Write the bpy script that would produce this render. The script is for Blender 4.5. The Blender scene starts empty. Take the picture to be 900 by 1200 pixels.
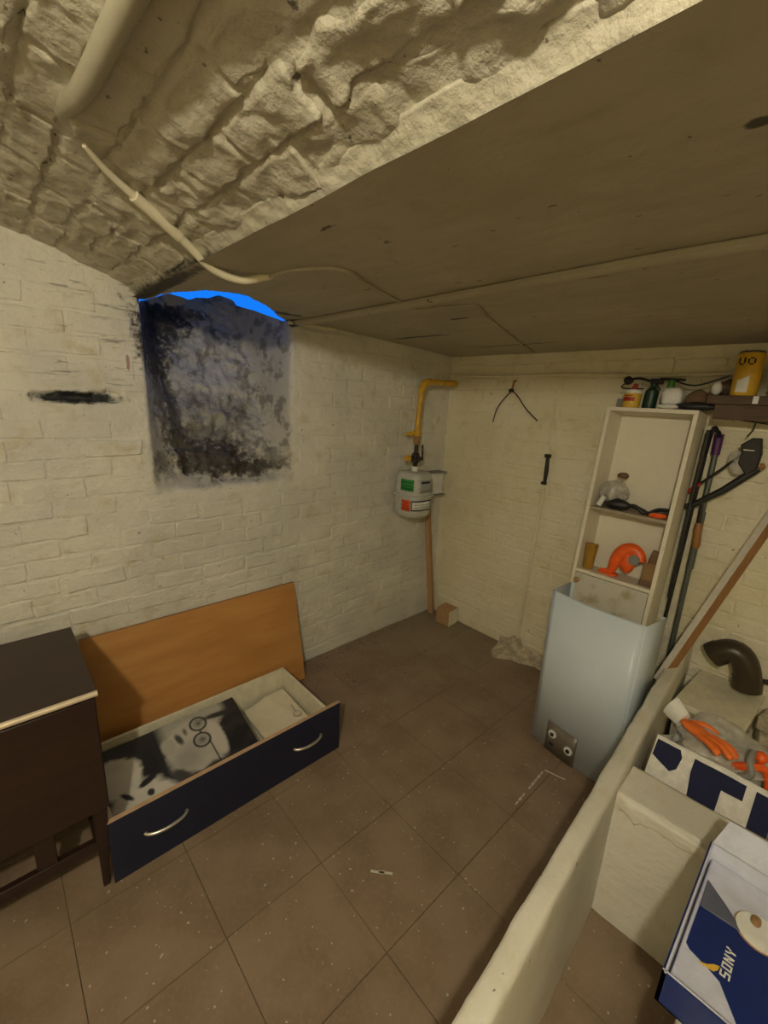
import bpy, bmesh, math, random
import numpy as np
from mathutils import Vector, Matrix
random.seed(7); rng = np.random.default_rng(7)
sc = bpy.context.scene
COL = sc.collection
# ------------------------------------------------------------------ camera, world, light, exposure
CAM = (-0.33601, -0.936203, 1.536764)
RM = ((0.737063, -0.674109, 0.048107), (-0.133421, -0.214924, -0.967474), (0.662523, 0.706671, -0.248353))
cd = bpy.data.cameras.new('camera'); cam = bpy.data.objects.new('camera', cd); COL.objects.link(cam)
r0, r1, r2 = (Vector(r) for r in RM)
cam.matrix_world = Matrix.Translation(CAM) @ Matrix((r0, -r1, -r2)).transposed().to_4x4()
cd.sensor_fit = 'VERTICAL'; cd.sensor_height = 24; cd.sensor_width = 18
cd.lens = 509.857 * 24 / 1200; cd.clip_start = 0.01
sc.camera = cam
w = bpy.data.worlds.new('dusk_sky'); sc.world = w; w.use_nodes = True
bgn = w.node_tree.nodes['Background']
bgn.inputs[0].default_value = (0.008, 0.21, 1.0, 1); bgn.inputs[1].default_value = 1.0
ld = bpy.data.lights.new('ceiling_bulb_light', 'POINT'); ld.energy = 58; ld.color = (1.0, 0.90, 0.69); ld.shadow_soft_size = 0.035
lo = bpy.data.objects.new('ceiling_bulb_light', ld); COL.objects.link(lo); lo.location = (-0.80, -1.16, 1.99)
vs = sc.view_settings
vs.view_transform = 'Standard'; vs.look = 'None'; vs.gamma = 1; vs.use_curve_mapping = False; vs.exposure = 0.0

# ------------------------------------------------------------------ helpers
def smooth(t): return t*t*(3-2*t)
PERM = rng.random((64, 64, 64)).astype(np.float32)
def vnoise(x, y, z):
    x, y, z = np.broadcast_arrays(np.asarray(x, float), np.asarray(y, float), np.asarray(z, float))
    xi, yi, zi = (np.floor(a).astype(int) for a in (x, y, z))
    fx, fy, fz = smooth(x-xi), smooth(y-yi), smooth(z-zi)
    out = 0
    for a in (0, 1):
        for b in (0, 1):
            for c in (0, 1):
                wt = (fx if a else 1-fx)*(fy if b else 1-fy)*(fz if c else 1-fz)
                out = out + wt*PERM[(xi+a) % 64, (yi+b) % 64, (zi+c) % 64]
    return out*2-1
def fbm(x, y, z, o=3):
    s, a, t = 0, 1, 0
    for i in range(o):
        s = s + a*vnoise(x*2**i+i*7.3, y*2**i+i*3.1, z*2**i+i*5.7); t += a; a *= .5
    return s/t

class NT:
    """small node tree writer for a Principled material"""
    def __init__(s, name, rough=.6, metal=0):
        s.m = bpy.data.materials.new(name); s.m.use_nodes = True
        s.t = s.m.node_tree; s.n = s.t.nodes; s.b = s.n['Principled BSDF']
        s.b.inputs['Roughness'].default_value = rough; s.b.inputs['Metallic'].default_value = metal
        s.geo = s.n.new('ShaderNodeNewGeometry').outputs['Position']
        s.obj = s.n.new('ShaderNodeTexCoord').outputs['Object']
    def lk(s, a, b): s.t.links.new(a, b)
    def val(s, inp, v):
        if hasattr(v, 'is_linked') or hasattr(v, 'links'): s.lk(v, inp)
        else: inp.default_value = v
    def noise(s, scale, vec=None, detail=4, rough=.55, stretch=None):
        v = vec or s.geo
        if stretch:
            mp = s.n.new('ShaderNodeMapping'); mp.inputs['Scale'].default_value = stretch; s.lk(v, mp.inputs[0]); v = mp.outputs[0]
        n = s.n.new('ShaderNodeTexNoise'); n.inputs['Scale'].default_value = scale; n.inputs['Detail'].default_value = detail
        n.inputs['Roughness'].default_value = rough; s.lk(v, n.inputs['Vector']); return n.outputs[0]
    def ramp(s, f, stops):
        r = s.n.new('ShaderNodeValToRGB'); e = r.color_ramp.elements
        while len(e) < len(stops): e.new(.5)
        for el, (p, c) in zip(e, stops):
            el.position = p; el.color = c if len(c) == 4 else (*c, 1)
        s.lk(f, r.inputs[0]); return r.outputs[0]
    def step(s, f, a, b):
        r = s.n.new('ShaderNodeMapRange'); r.interpolation_type = 'SMOOTHSTEP'
        r.inputs[1].default_value = a; r.inputs[2].default_value = b; s.lk(f, r.inputs[0]); return r.outputs[0]
    def math(s, op, a, b=0.0):
        m = s.n.new('ShaderNodeMath'); m.operation = op; s.val(m.inputs[0], a); s.val(m.inputs[1], b); return m.outputs[0]
    def mix(s, f, a, b):
        m = s.n.new('ShaderNodeMix'); m.data_type = 'RGBA'
        s.val(m.inputs[0], f)
        for i, v in ((6, a), (7, b)):
            if isinstance(v, tuple): m.inputs[i].default_value = v if len(v) == 4 else (*v, 1)
            else: s.lk(v, m.inputs[i])
        return m.outputs[2]
    def sep(s, v=None):
        m = s.n.new('ShaderNodeSeparateXYZ'); s.lk(v or s.geo, m.inputs[0]); return m.outputs
    def color(s, c):
        if isinstance(c, tuple): s.b.inputs['Base Color'].default_value = (*c, 1)
        else: s.lk(c, s.b.inputs['Base Color'])
    def bump(s, h, dist=.002, strength=1):
        b = s.n.new('ShaderNodeBump'); b.inputs['Distance'].default_value = dist; b.inputs['Strength'].default_value = strength
        s.lk(h, b.inputs['Height']); s.lk(b.outputs[0], s.b.inputs['Normal'])

def plain(name, c, rough=.55, metal=0, var=.08, scale=25, bump=.0004):
    m = NT(name, rough, metal)
    n = m.noise(scale, m.obj)
    m.color(m.mix(m.step(n, .3, .7), tuple(v*(1-var) for v in c), tuple(min(1, v*(1+var)) for v in c)))
    if bump: m.bump(m.noise(scale*6, m.obj), bump)
    return m.m

def link(name, me, mat, parent=None, kind=None):
    o = bpy.data.objects.new(name, me); COL.objects.link(o)
    if mat is not None and not me.materials: me.materials.append(mat)
    if parent: o.parent = parent
    if kind: o['kind'] = kind
    return o
def mesh(name, V, F, sm=True):
    me = bpy.data.meshes.new(name); me.from_pydata([tuple(map(float, v)) for v in V], [], F); me.update()
    if sm: me.polygons.foreach_set('use_smooth', [True]*len(me.polygons))
    return me
def grid_mesh(name, P, keep=None, sm=True, flip=False):
    """P: (n,m,3) array of points -> mesh"""
    n, m = P.shape[:2]
    idx = np.arange(n*m).reshape(n, m)
    q = np.stack([idx[:-1, :-1], idx[1:, :-1], idx[1:, 1:], idx[:-1, 1:]], -1)
    if flip: q = q[..., ::-1]
    q = q[keep] if keep is not None else q.reshape(-1, 4)
    q = q.reshape(-1, 4)
    me = bpy.data.meshes.new(name)
    me.vertices.add(n*m); me.vertices.foreach_set('co', P.reshape(-1).astype(np.float32))
    me.loops.add(len(q)*4); me.loops.foreach_set('vertex_index', q.reshape(-1).astype(np.int32))
    me.polygons.add(len(q)); me.polygons.foreach_set('loop_start', (np.arange(len(q))*4).astype(np.int32))
    me.update(calc_edges=True); me.validate()
    me.polygons.foreach_set('use_smooth', [bool(sm)]*len(me.polygons))
    return me
class MB:
    """collects shapes and builds one mesh object"""
    def __init__(s): s.V = []; s.F = []
    def add(s, V, F):
        o = len(s.V); s.V += [tuple(v) for v in V]; s.F += [tuple(i+o for i in f) for f in F]; return s
    def box(s, x0, x1, y0, y1, z0, z1):
        V = [(x, y, z) for x in (x0, x1) for y in (y0, y1) for z in (z0, z1)]
        return s.add(V, [(0, 1, 3, 2), (4, 6, 7, 5), (0, 4, 5, 1), (2, 3, 7, 6), (0, 2, 6, 4), (1, 5, 7, 3)])
    def hexa(s, a, b):
        """a, b: two quads of 4 points each"""
        return s.add(list(a)+list(b), [(3, 2, 1, 0), (4, 5, 6, 7)]+[(i, (i+1) % 4, (i+1) % 4+4, i+4) for i in range(4)])
    def prism(s, poly, z0, z1, ax='z'):
        n = len(poly)
        def p(u, v, h): return {'z': (u, v, h), 'y': (u, h, v), 'x': (h, u, v)}[ax]
        V = [p(u, v, z0) for u, v in poly]+[p(u, v, z1) for u, v in poly]
        return s.add(V, [tuple(range(n))[::-1], tuple(range(n, 2*n))]+[(i, (i+1) % n, (i+1) % n+n, i+n) for i in range(n)])
    def tube(s, pts, r, seg=10, cap=True, sq=1.0):
        pts = [Vector(p) for p in pts]; n = len(pts)
        rs = r if isinstance(r, (list, tuple)) else [r]*n
        t0 = (pts[1]-pts[0]).normalized(); up = Vector((0, 0, 1)) if abs(t0.z) < .9 else Vector((1, 0, 0))
        nrm = (up-t0*up.dot(t0)).normalized(); V = []
        for i in range(n):
            t = (pts[min(i+1, n-1)]-pts[max(i-1, 0)]).normalized()
            nrm = (nrm-t*nrm.dot(t)).normalized(); bn = t.cross(nrm)
            for k in range(seg):
                a = 2*math.pi*k/seg; V.append(pts[i]+(nrm*math.cos(a)+bn*math.sin(a)*sq)*rs[i])
        F = [(i*seg+k, i*seg+(k+1) % seg, (i+1)*seg+(k+1) % seg, (i+1)*seg+k) for i in range(n-1) for k in range(seg)]
        if cap: F += [tuple(range(seg))[::-1], tuple(range((n-1)*seg, n*seg))]
        return s.add(V, F)
    def lathe(s, prof, seg=24, c=(0, 0, 0)):
        V = [(c[0]+r*math.cos(2*math.pi*k/seg), c[1]+r*math.sin(2*math.pi*k/seg), c[2]+z) for r, z in prof for k in range(seg)]
        n = len(prof)
        F = [(i*seg+k, i*seg+(k+1) % seg, (i+1)*seg+(k+1) % seg, (i+1)*seg+k) for i in range(n-1) for k in range(seg)]
        F += [tuple(range(seg))[::-1], tuple(range((n-1)*seg, n*seg))]
        return s.add(V, F)
    def build(s, name, mat, parent=None, bevel=0, sm=None, kind=None, seg=2):
        me = bpy.data.meshes.new(name); me.from_pydata(s.V, [], s.F); me.update()
        bm = bmesh.new(); bm.from_mesh(me); bmesh.ops.recalc_face_normals(bm, faces=bm.faces); bm.to_mesh(me); bm.free()
        o = link(name, me, mat, parent, kind)
        if bevel:
            b = o.modifiers.new('bevel', 'BEVEL'); b.width = bevel; b.segments = seg; b.limit_method = 'ANGLE'; b.angle_limit = math.radians(40)
        me.polygons.foreach_set('use_smooth', [True]*len(me.polygons))
        me.set_sharp_from_angle(angle=math.radians(38))
        return o
def tag(o, label, cat, group=None, kind=None):
    o['label'] = label; o['category'] = cat
    if group: o['group'] = group
    if kind: o['kind'] = kind
    return o
def thing(name, label, cat, loc=(0, 0, 0), rot=(0, 0, 0), group=None):
    o = bpy.data.objects.new(name, None); o.empty_display_size = .05; COL.objects.link(o)
    o.location = loc; o.rotation_euler = rot
    return tag(o, label, cat, group)
def arc(p0, p1, p2, n=8):
    p0, p1, p2 = Vector(p0), Vector(p1), Vector(p2)
    return [p0*(1-t)**2+p1*2*t*(1-t)+p2*t*t for t in (i/n for i in range(n+1))]
def catmull(P, n=6):
    P = [Vector(p) for p in P]; Q = [P[0]]+P+[P[-1]]; out = []
    for i in range(1, len(Q)-2):
        a, b, c, d = Q[i-1:i+3]
        for k in range(n):
            t = k/n
            out.append(.5*((2*b)+(c-a)*t+(2*a-5*b+4*c-d)*t*t+(3*b-a-3*c+d)*t**3))
    out.append(P[-1]); return out
def blob(V0, amp, fr, seed=0):
    V = np.array(V0, float)
    d = fbm(V[:, 0]*fr+seed, V[:, 1]*fr+seed*2, V[:, 2]*fr+seed*3, 3)
    c = V.mean(0); n = V-c; n /= np.linalg.norm(n, axis=1, keepdims=True)+1e-9
    return V+n*(d*amp)[:, None]
def lump(name, mat, c, size, amp, fr, seed, parent=None, sub=3, boxy=1.0):
    bm = bmesh.new(); bmesh.ops.create_icosphere(bm, subdivisions=sub, radius=1)
    V = np.array([v.co[:] for v in bm.verts]); V = np.sign(V)*np.abs(V)**boxy
    V = V*np.array(size); V = blob(V+np.array([seed, 0, 0]), amp, fr, seed)-np.array([seed, 0, 0])
    V = V+np.array(c)
    F = [tuple(v.index for v in f.verts) for f in bm.faces]; bm.free()
    return link(name, mesh(name, V, F), mat, parent)

# ------------------------------------------------------------------ materials
XW, YW = 2.07, 1.04      # inner faces of the right wall and of the wall with the light shaft
LOPX = [.19, .26, .34, .42, .52, .62, .70, .76, .80, .84]
LOPZ = [1.86, 1.90, 1.945, 1.980, 1.980, 2.000, 2.035, 2.010, 1.955, 1.87]

def paint_mat(name, base, tint, dark, stain=.35, bumpd=.0035, soot=None):
    m = NT(name, .62)
    n1 = m.noise(3.2, detail=5); n2 = m.noise(14, detail=5); n3 = m.noise(70, detail=4)
    c = m.mix(m.step(n1, .35, .68), base, tint)
    c = m.mix(m.math('MULTIPLY', m.step(n2, .52, .78), stain), c, dark)
    speck = m.step(m.noise(45, detail=2), .735, .775)
    c = m.mix(m.math('MULTIPLY', speck, .75), c, (.05, .042, .03))
    if soot: c = soot(m, c)
    m.color(c)
    h = m.math('ADD', m.math('MULTIPLY', m.noise(20, detail=6, rough=.65), 1.0), m.math('MULTIPLY', n3, .4)); h = m.math('ADD', h, m.math('MULTIPLY', m.noise(11, detail=3, stretch=(1, 1, 2.2)), .8))
    m.bump(h, bumpd)
    return m.m
def ellipse_mask(m, X, Z, cx, cz, rx, rz, nz, amp=.5):
    a = m.math('DIVIDE', m.math('SUBTRACT', X, cx), rx); b = m.math('DIVIDE', m.math('SUBTRACT', Z, cz), rz)
    d = m.math('ADD', m.math('MULTIPLY', a, a), m.math('MULTIPLY', b, b))
    d = m.math('ADD', d, m.math('MULTIPLY', m.math('SUBTRACT', nz, .5), amp*4))
    return m.math('SUBTRACT', 1.0, m.step(d, .35, 1.25))
def soot_and_hole_shade(m, c):
    X, Y, Z = m.sep()
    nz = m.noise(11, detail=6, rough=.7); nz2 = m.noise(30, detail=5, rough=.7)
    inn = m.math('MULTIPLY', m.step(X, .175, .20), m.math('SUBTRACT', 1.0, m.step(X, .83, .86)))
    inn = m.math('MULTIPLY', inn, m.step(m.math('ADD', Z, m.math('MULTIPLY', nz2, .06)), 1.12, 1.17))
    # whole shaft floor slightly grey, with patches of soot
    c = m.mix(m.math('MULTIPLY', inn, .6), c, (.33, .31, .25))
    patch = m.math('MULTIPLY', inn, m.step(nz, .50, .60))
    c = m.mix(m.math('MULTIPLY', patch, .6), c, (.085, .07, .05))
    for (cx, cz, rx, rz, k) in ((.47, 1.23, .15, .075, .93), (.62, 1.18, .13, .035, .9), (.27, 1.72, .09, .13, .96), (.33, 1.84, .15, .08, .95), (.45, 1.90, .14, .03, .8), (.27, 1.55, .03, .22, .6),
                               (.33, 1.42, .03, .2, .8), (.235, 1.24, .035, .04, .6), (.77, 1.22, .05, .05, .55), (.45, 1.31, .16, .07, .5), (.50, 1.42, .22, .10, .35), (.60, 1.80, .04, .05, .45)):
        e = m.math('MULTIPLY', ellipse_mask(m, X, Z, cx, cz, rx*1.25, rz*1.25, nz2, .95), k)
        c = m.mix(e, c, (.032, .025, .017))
    # hole in the brickwork, shade painted in near-black, and dark cracks to its left
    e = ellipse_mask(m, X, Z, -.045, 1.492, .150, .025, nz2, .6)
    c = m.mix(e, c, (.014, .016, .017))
    # rust stain and thin cracks along the courses
    e = m.math('MULTIPLY', ellipse_mask(m, X, Z, .125, 1.63, .007, .03, nz2, 1.0), .7)
    c = m.mix(e, c, (.28, .10, .04))
    cr = m.step(m.noise(7, detail=3, stretch=(1, 1, 13)), .635, .665)
    up = m.math('MULTIPLY', m.step(Z, 1.45, 1.6), m.math('SUBTRACT', 1.0, m.step(X, .1, .3)))
    c = m.mix(m.math('MULTIPLY', m.math('MULTIPLY', cr, up), .55), c, (.09, .08, .06))
    return c
CREAM = (.60, .555, .43)
MAT_WALL_L = paint_mat('limewashed_brick_grey', (.62, .605, .545), (.74, .715, .62), (.52, .46, .28), .7, .0075, soot=soot_and_hole_shade)
MAT_WALL_R = paint_mat('limewashed_brick_cream', (.74, .68, .47), (.80, .75, .58), (.60, .52, .27), .6, .0065)
def soot_edge(m, c):
    X, Y, Z = m.sep(); nz = m.noise(40, detail=5)
    c = m.mix(m.math('MULTIPLY', m.step(m.noise(38, detail=3), .68, .72), .8), c, (.06, .05, .035))
    e = m.math('MULTIPLY', m.step(m.math('ADD', Y, m.math('MULTIPLY', nz, .3)), .32, .55), m.step(m.math('ADD', X, m.math('MULTIPLY', nz, .05)), .175, .2))
    return m.mix(m.math('MULTIPLY', e, .92), c, (.02, .018, .014))
MAT_VAULT = paint_mat('thick_cream_paint', (.46, .425, .32), (.54, .50, .39), (.36, .32, .215), .6, .0065, soot=soot_edge)
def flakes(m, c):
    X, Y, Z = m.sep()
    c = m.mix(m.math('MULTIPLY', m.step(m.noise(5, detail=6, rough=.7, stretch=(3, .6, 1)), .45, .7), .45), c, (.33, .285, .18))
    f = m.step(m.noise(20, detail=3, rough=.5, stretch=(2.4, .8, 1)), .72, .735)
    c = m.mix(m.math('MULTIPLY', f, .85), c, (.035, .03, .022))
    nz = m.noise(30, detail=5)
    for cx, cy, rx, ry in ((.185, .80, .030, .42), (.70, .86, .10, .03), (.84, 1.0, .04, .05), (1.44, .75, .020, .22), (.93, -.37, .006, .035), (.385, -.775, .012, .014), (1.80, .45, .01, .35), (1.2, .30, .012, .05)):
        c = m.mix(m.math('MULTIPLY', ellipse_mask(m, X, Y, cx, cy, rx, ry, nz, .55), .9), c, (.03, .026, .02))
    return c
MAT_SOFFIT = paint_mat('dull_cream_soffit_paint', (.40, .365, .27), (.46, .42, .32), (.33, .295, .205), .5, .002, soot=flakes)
MAT_CURB = paint_mat('painted_render', (.66, .64, .55), (.74, .72, .64), (.60, .49, .31), .5, .003)
MAT_PIPEPAINT = paint_mat('painted_conduit', (.36, .33, .235), (.43, .395, .29), (.30, .27, .18), .3, .001)
MAT_PALEPIPE = paint_mat('ivory_painted_cable', (.68, .62, .44), (.75, .70, .53), (.55, .48, .30), .3, .001)

def tile_mat():
    m = NT('brown_floor_tile', .55)
    n1 = m.noise(5, detail=5); n2 = m.noise(60, detail=4, rough=.7); n3 = m.noise(220, detail=2)
    c = m.mix(m.step(n1, .35, .65), (.205, .142, .092), (.27, .195, .132))
    c = m.mix(m.math('MULTIPLY', m.step(n2, .45, .75), .45), c, (.34, .26, .18))
    c = m.mix(m.math('MULTIPLY', m.step(n3, .70, .76), .5), c, (.40, .35, .27))
    c = m.mix(m.math('MULTIPLY', m.step(m.noise(55, detail=1), .735, .75), .8), c, (.55, .50, .40))
    X, Y, Z = m.sep()
    # ground-in mortar dust by the walls
    d = m.math('MULTIPLY', m.step(m.math('ADD', X, m.math('MULTIPLY', n1, .8)), 1.3, 2.2), m.step(m.math('ADD', Y, m.math('MULTIPLY', n1, .6)), .3, 1.2))
    c = m.mix(m.math('MULTIPLY', d, .7), c, (.27, .225, .155))
    m.color(c); m.bump(m.math('ADD', n2, m.math('MULTIPLY', n1, 2.0)), .0012)
    m.lk(m.ramp(n2, [(.3, (.42,)*3), (.7, (.72,)*3)]), m.b.inputs['Roughness'])
    return m.m
MAT_TILE = tile_mat()
MAT_GROUT = plain('dark_joint_dirt', (.115, .078, .048), .9, scale=60, bump=.001)
def wood(name, a, b, scale=6, stretch=(1, 14, 14), rough=.45):
    m = NT(name, rough)
    n = m.noise(scale, m.obj, 5, .6, stretch); n2 = m.noise(2.5, m.obj, 2, .5, (1, 4, 4))
    c = m.mix(m.step(n, .3, .7), a, b); c = m.mix(m.math('MULTIPLY', m.step(n2, .4, .7), .3), c, tuple(v*.75 for v in a))
    m.color(c); m.bump(n, .0003); return m.m
MAT_BEECH = wood('beech_laminate', (.47, .215, .058), (.56, .285, .085), 3, (1, 6, 6), .5)
MAT_DARKWOOD = wood('dark_walnut_veneer', (.022, .010, .008), (.034, .016, .010), 6, (1, 10, 10), .42)
MAT_RAWWOOD = wood('raw_brown_wood', (.30, .145, .05), (.38, .20, .08), 10, (10, 10, 1), .7)
MAT_STRIP = wood('brown_wood_strip', (.40, .235, .105), (.48, .30, .15), 10, (10, 10, 1), .7)
MAT_SHELFDARK = wood('dark_old_board', (.075, .045, .028), (.11, .07, .045), 6, (10, 1, 10), .75)
MAT_PLANKWHITE = plain('plank_white_face', (.62, .58, .50), .6)
MAT_GOLD = plain('worn_pale_edge_trim', (.62, .52, .38), .4, .2)
MAT_NAVY = plain('navy_drawer_front', (.010, .014, .040), .45)
MAT_PEACH = plain('peach_edge_band', (.50, .33, .20), .6)
MAT_DRAWERWHITE = plain('ivory_drawer_board', (.70, .66, .51), .5)
MAT_CHROME = plain('brushed_pale_metal', (.72, .70, .62), .32, .85)
MAT_UNIT = plain('cream_melamine', (.76, .71, .57), .5, 0, .02)
def door_mat():
    m = NT('stained_cream_door', .55)
    n = m.noise(9, m.obj, 5); c = m.mix(m.step(n, .5, .68), (.62, .59, .50), (.42, .36, .21)); m.color(c); return m.m
MAT_DOOR = door_mat()
MAT_SHELFBOARD = plain('grey_brown_shelf_board', (.36, .30, .21), .7)
MAT_CASING = plain('pale_blue_white_enamel', (.60, .69, .78), .38, .0, .03, 5, 0)
MAT_CASEINT = plain('grey_casing_inside', (.45, .49, .48), .55)
MAT_PLATE = plain('grey_bronze_plate', (.20, .175, .14), .45, .4)
MAT_KNOBW = plain('white_plastic', (.75, .75, .72), .4)
MAT_BLACK = plain('black_plastic', (.018, .018, .019), .5)
MAT_BLACKIRON = plain('blackened_iron', (.03, .026, .023), .55, .4)
MAT_BLACKMETAL = plain('brown_black_valve_metal', (.055, .045, .036), .4, .6)
MAT_YELLOW = plain('yellow_gas_paint', (.58, .33, .02), .42, 0, .2, 30)
MAT_METER = plain('grey_enamel_meter', (.48, .48, .43), .42)
MAT_GREEN = plain('green_sticker', (.03, .28, .06), .5)
MAT_GREEND = plain('dark_green_print', (.01, .10, .03), .5)
MAT_RED = plain('red_orange_sticker', (.75, .08, .015), .5)
MAT_REDD = plain('dark_red_print', (.35, .02, .01), .5)
MAT_WHITE = plain('white_card', (.72, .72, .68), .6)
MAT_LEGEND = plain('grey_print', (.35, .36, .36), .6)
MAT_CARD = plain('brown_cardboard', (.28, .16, .07), .85)
MAT_ELBOW = plain('dark_brown_plastic_pipe', (.045, .032, .020), .33)
MAT_GREYROD = plain('grey_green_metal_pole', (.13, .145, .125), .42, .4)
MAT_PURPLE = plain('purple_grip', (.085, .018, .12), .5)
MAT_ORANGE = plain('orange_plastic', (.85, .12, .015), .4)
MAT_ORANGEGLOVE = plain('orange_rubber', (.80, .17, .02), .55)
MAT_MUSTARD = plain('mustard_plastic', (.40, .22, .03), .45)
MAT_BROWN = plain('brown_paper', (.17, .10, .05), .8)
MAT_TAN = plain('tan_wood_handle', (.33, .15, .04), .5)
MAT_NAVYCARD = plain('navy_printed_card', (.008, .022, .13), .42)
MAT_BOXWHITE = plain('lilac_white_card', (.56, .58, .70), .55)
MAT_BAGW = plain('woven_white_bag', (.70, .68, .62), .6, 0, .1, 40, .002)
MAT_BAGN = plain('navy_bag_print', (.006, .008, .045), .85)
MAT_SLAB = plain('yellowish_white_slab', (.74, .70, .54), .7)
MAT_CANYEL = plain('yellow_can_paint', (.68, .40, .03), .28)
MAT_CANTEXT = plain('black_can_print', (.012, .010, .01), .4)
MAT_JARYEL = plain('yellow_jar_label', (.66, .42, .05), .5)
MAT_DKGREEN = plain('dark_green_plastic', (.012, .04, .022), .4)
MAT_BRGREEN = plain('leaf_green_plastic', (.05, .22, .03), .4)
MAT_GREY = plain('grey_metal_box', (.22, .22, .20), .6)
MAT_TEAL = plain('teal_grey_plastic', (.05, .085, .09), .4)
MAT_CHALK = plain('white_paint_line', (.60, .56, .47), .8)
MAT_PLASTER = plain('crumbling_plaster', (.50, .44, .32), .9, 0, .3, 30, .003)
MAT_DIRT = plain('dark_floor_dirt', (.085, .06, .035), .95)
def clear(name, c, alpha):
    m = NT(name, .25); m.color(c)
    m.lk(m.step(m.noise(30, m.obj, 4), .2, .8), m.n.new('ShaderNodeMath').inputs[0])
    a = m.math('ADD', m.math('MULTIPLY', m.step(m.noise(18, m.obj, 4), .35, .7), .35), alpha)
    m.lk(a, m.b.inputs['Alpha']); m.bump(m.noise(20, m.obj), .004); return m.m
MAT_CLEAR = clear('clear_crumpled_plastic', (.62, .60, .54), .35)
MAT_CLEARW = clear('milky_plastic_sheet', (.70, .66, .54), .5)
MAT_SHEET = plain('ivory_plastic_sheet', (.72, .66, .50), .25, 0, .03)
MAT_TABGREY = plain('grey_blue_card', (.10, .11, .16), .4)
MAT_SCRAP = plain('metal_scrap', (.20, .18, .15), .35, .7)

# ------------------------------------------------------------------ the setting: brick walls
def niche_depth(x, z):
    u0 = np.clip((x-.185)/.15, 0, 1)**.75; u1 = smooth(np.clip((.85-x)/.08, 0, 1))
    ramp = np.clip(z-1.12, 0, 2)*.49 + .022*smooth(np.clip((z-1.11)/.03, 0, 1))
    rubble = .036*fbm(x*9, 3.0, z*9, 4)*smooth(np.clip((z-1.10)/.06, 0, 1)) + .040*np.abs(fbm(x*17, 8.0, z*17, 3))*smooth(np.clip((z-1.10)/.06, 0, 1))
    return (ramp+rubble)*u0*u1
def slot_mask(x, z):
    lo = 1.477+.003*vnoise(x*30, 1, 1)+.02*(x+.05)*.35; hi = lo+.030+.004*vnoise(x*25, 2, 2)+.012*np.exp(-((x-.05)/.03)**2)
    return ((x > -.185) & (x < .085) & (z > lo) & (z < hi))
def wall_left_off(x, z):          # + = away from the room
    return -.0045*fbm(x*7, .5, z*13, 3) - .0028*fbm(x*26, 4.5, z*34, 3) + .006*vnoise(x*1.3, 9, z*1.3)
def wall_right_off(y, z):
    return -.0040*fbm(y*7, 22.5, z*13, 3) - .0026*fbm(y*26, 14.5, z*34, 3) + .006*vnoise(y*1.3, 19, z*1.3)
xs = np.concatenate([np.arange(-1.9, -.46, .06), np.arange(-.46, 2.11, .009)]); zs = np.arange(-.02, 2.13, .009)
X, Z = np.meshgrid(xs, zs, indexing='ij')
D = wall_left_off(X, Z)+niche_depth(X, Z)+slot_mask(X, Z)*.045
P = np.stack([X, YW+D, Z], -1)
xc = (X[:-1, :-1]+X[1:, 1:])/2; zc = (Z[:-1, :-1]+Z[1:, 1:])/2
LIP = np.where((X > .19) & (X < .843), np.interp(X, LOPX, LOPZ)+.007*fbm(X*28, 1, 2, 2), 9)
Zk = np.minimum(Z, LIP); D = wall_left_off(X, Zk)+niche_depth(X, Zk)+slot_mask(X, Zk)*.045
P = np.stack([X, YW+D, Zk], -1)
keep = ~((Z[:-1, :-1] > LIP[:-1, :-1]) & (Z[1:, 1:] > LIP[1:, 1:]))
wall_left = link('wall_left', grid_mesh('wall_left', P, keep), MAT_WALL_L, kind='structure')
ys = np.concatenate([np.arange(-2.6, -1.3, .06), np.arange(-1.3, 1.08, .009)]); zs = np.arange(-.02, 1.96, .009)
Y, Z = np.meshgrid(ys, zs, indexing='ij')
P = np.stack([XW+wall_right_off(Y, Z), Y, Z], -1)
wall_right = link('wall_right', grid_mesh('wall_right', P), MAT_WALL_R, kind='structure')
# blocks added over and beside the light shaft to hold back blue sky light
m = MB(); m.box(.02, 1.32, 1.02, 1.66, 2.085, 2.16); m.box(.19, 1.32, .56, .69, 2.085, 2.16); m.box(.17, .195, .56, 1.06, 1.95, 2.085); m.box(1.2, 1.32, .56, 1.06, 1.90, 2.085); m.box(.17, 1.32, .50, .56, 1.90, 2.16); m.box(.0, .165, 1.075, 1.62, .9, 2.085); m.box(1.22, 1.32, 1.075, 1.62, .9, 2.085)
m.build('shaft_sky_blocker', MAT_WALL_L, wall_left)
# walls outside the picture
MB().box(-1.98, -1.9, -2.68, 1.12, -.02, 2.13).build('wall_west', MAT_WALL_R, kind='structure')
MB().box(-1.98, 2.15, -2.68, -2.6, -.02, 2.13).build('wall_south', MAT_WALL_R, kind='structure')

def brick_mesh(i, L, H, proud, nx=4, nz=3):
    """worn brick face in local x (length) / z (height); -y is out of the wall"""
    us = np.concatenate([[-L/2-.001, -L/2+.001], np.linspace(-L/2+.006, L/2-.006, nx), [L/2-.001, L/2+.001]]); ws = np.concatenate([[-H/2-.001, -H/2+.001], np.linspace(-H/2+.006, H/2-.006, nz), [H/2-.001, H/2+.001]])
    U, W = np.meshgrid(us, ws, indexing='ij')
    pr = -proud-.003*fbm(U*25+i*9, i*3.3, W*25, 3)
    edge = np.zeros_like(U, bool); edge[[0, -1], :] = True; edge[:, [0, -1]] = True
    pr = np.where(edge, .006, pr)
    U = U+.004*vnoise(U*30, i*2.2, W*40); W = W+.004*vnoise(U*22, i*4.1+5, W*30)
    return grid_mesh('brick', np.stack([U, pr, W], -1), flip=False)
brickL = [brick_mesh(i, .201, .0675, .0026) for i in range(9)]
brickR = [brick_mesh(i+20, .202, .0675, .0042) for i in range(9)]
for b in brickL: b.materials.append(MAT_WALL_L)
for b in brickR: b.materials.append(MAT_WALL_R)
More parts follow.
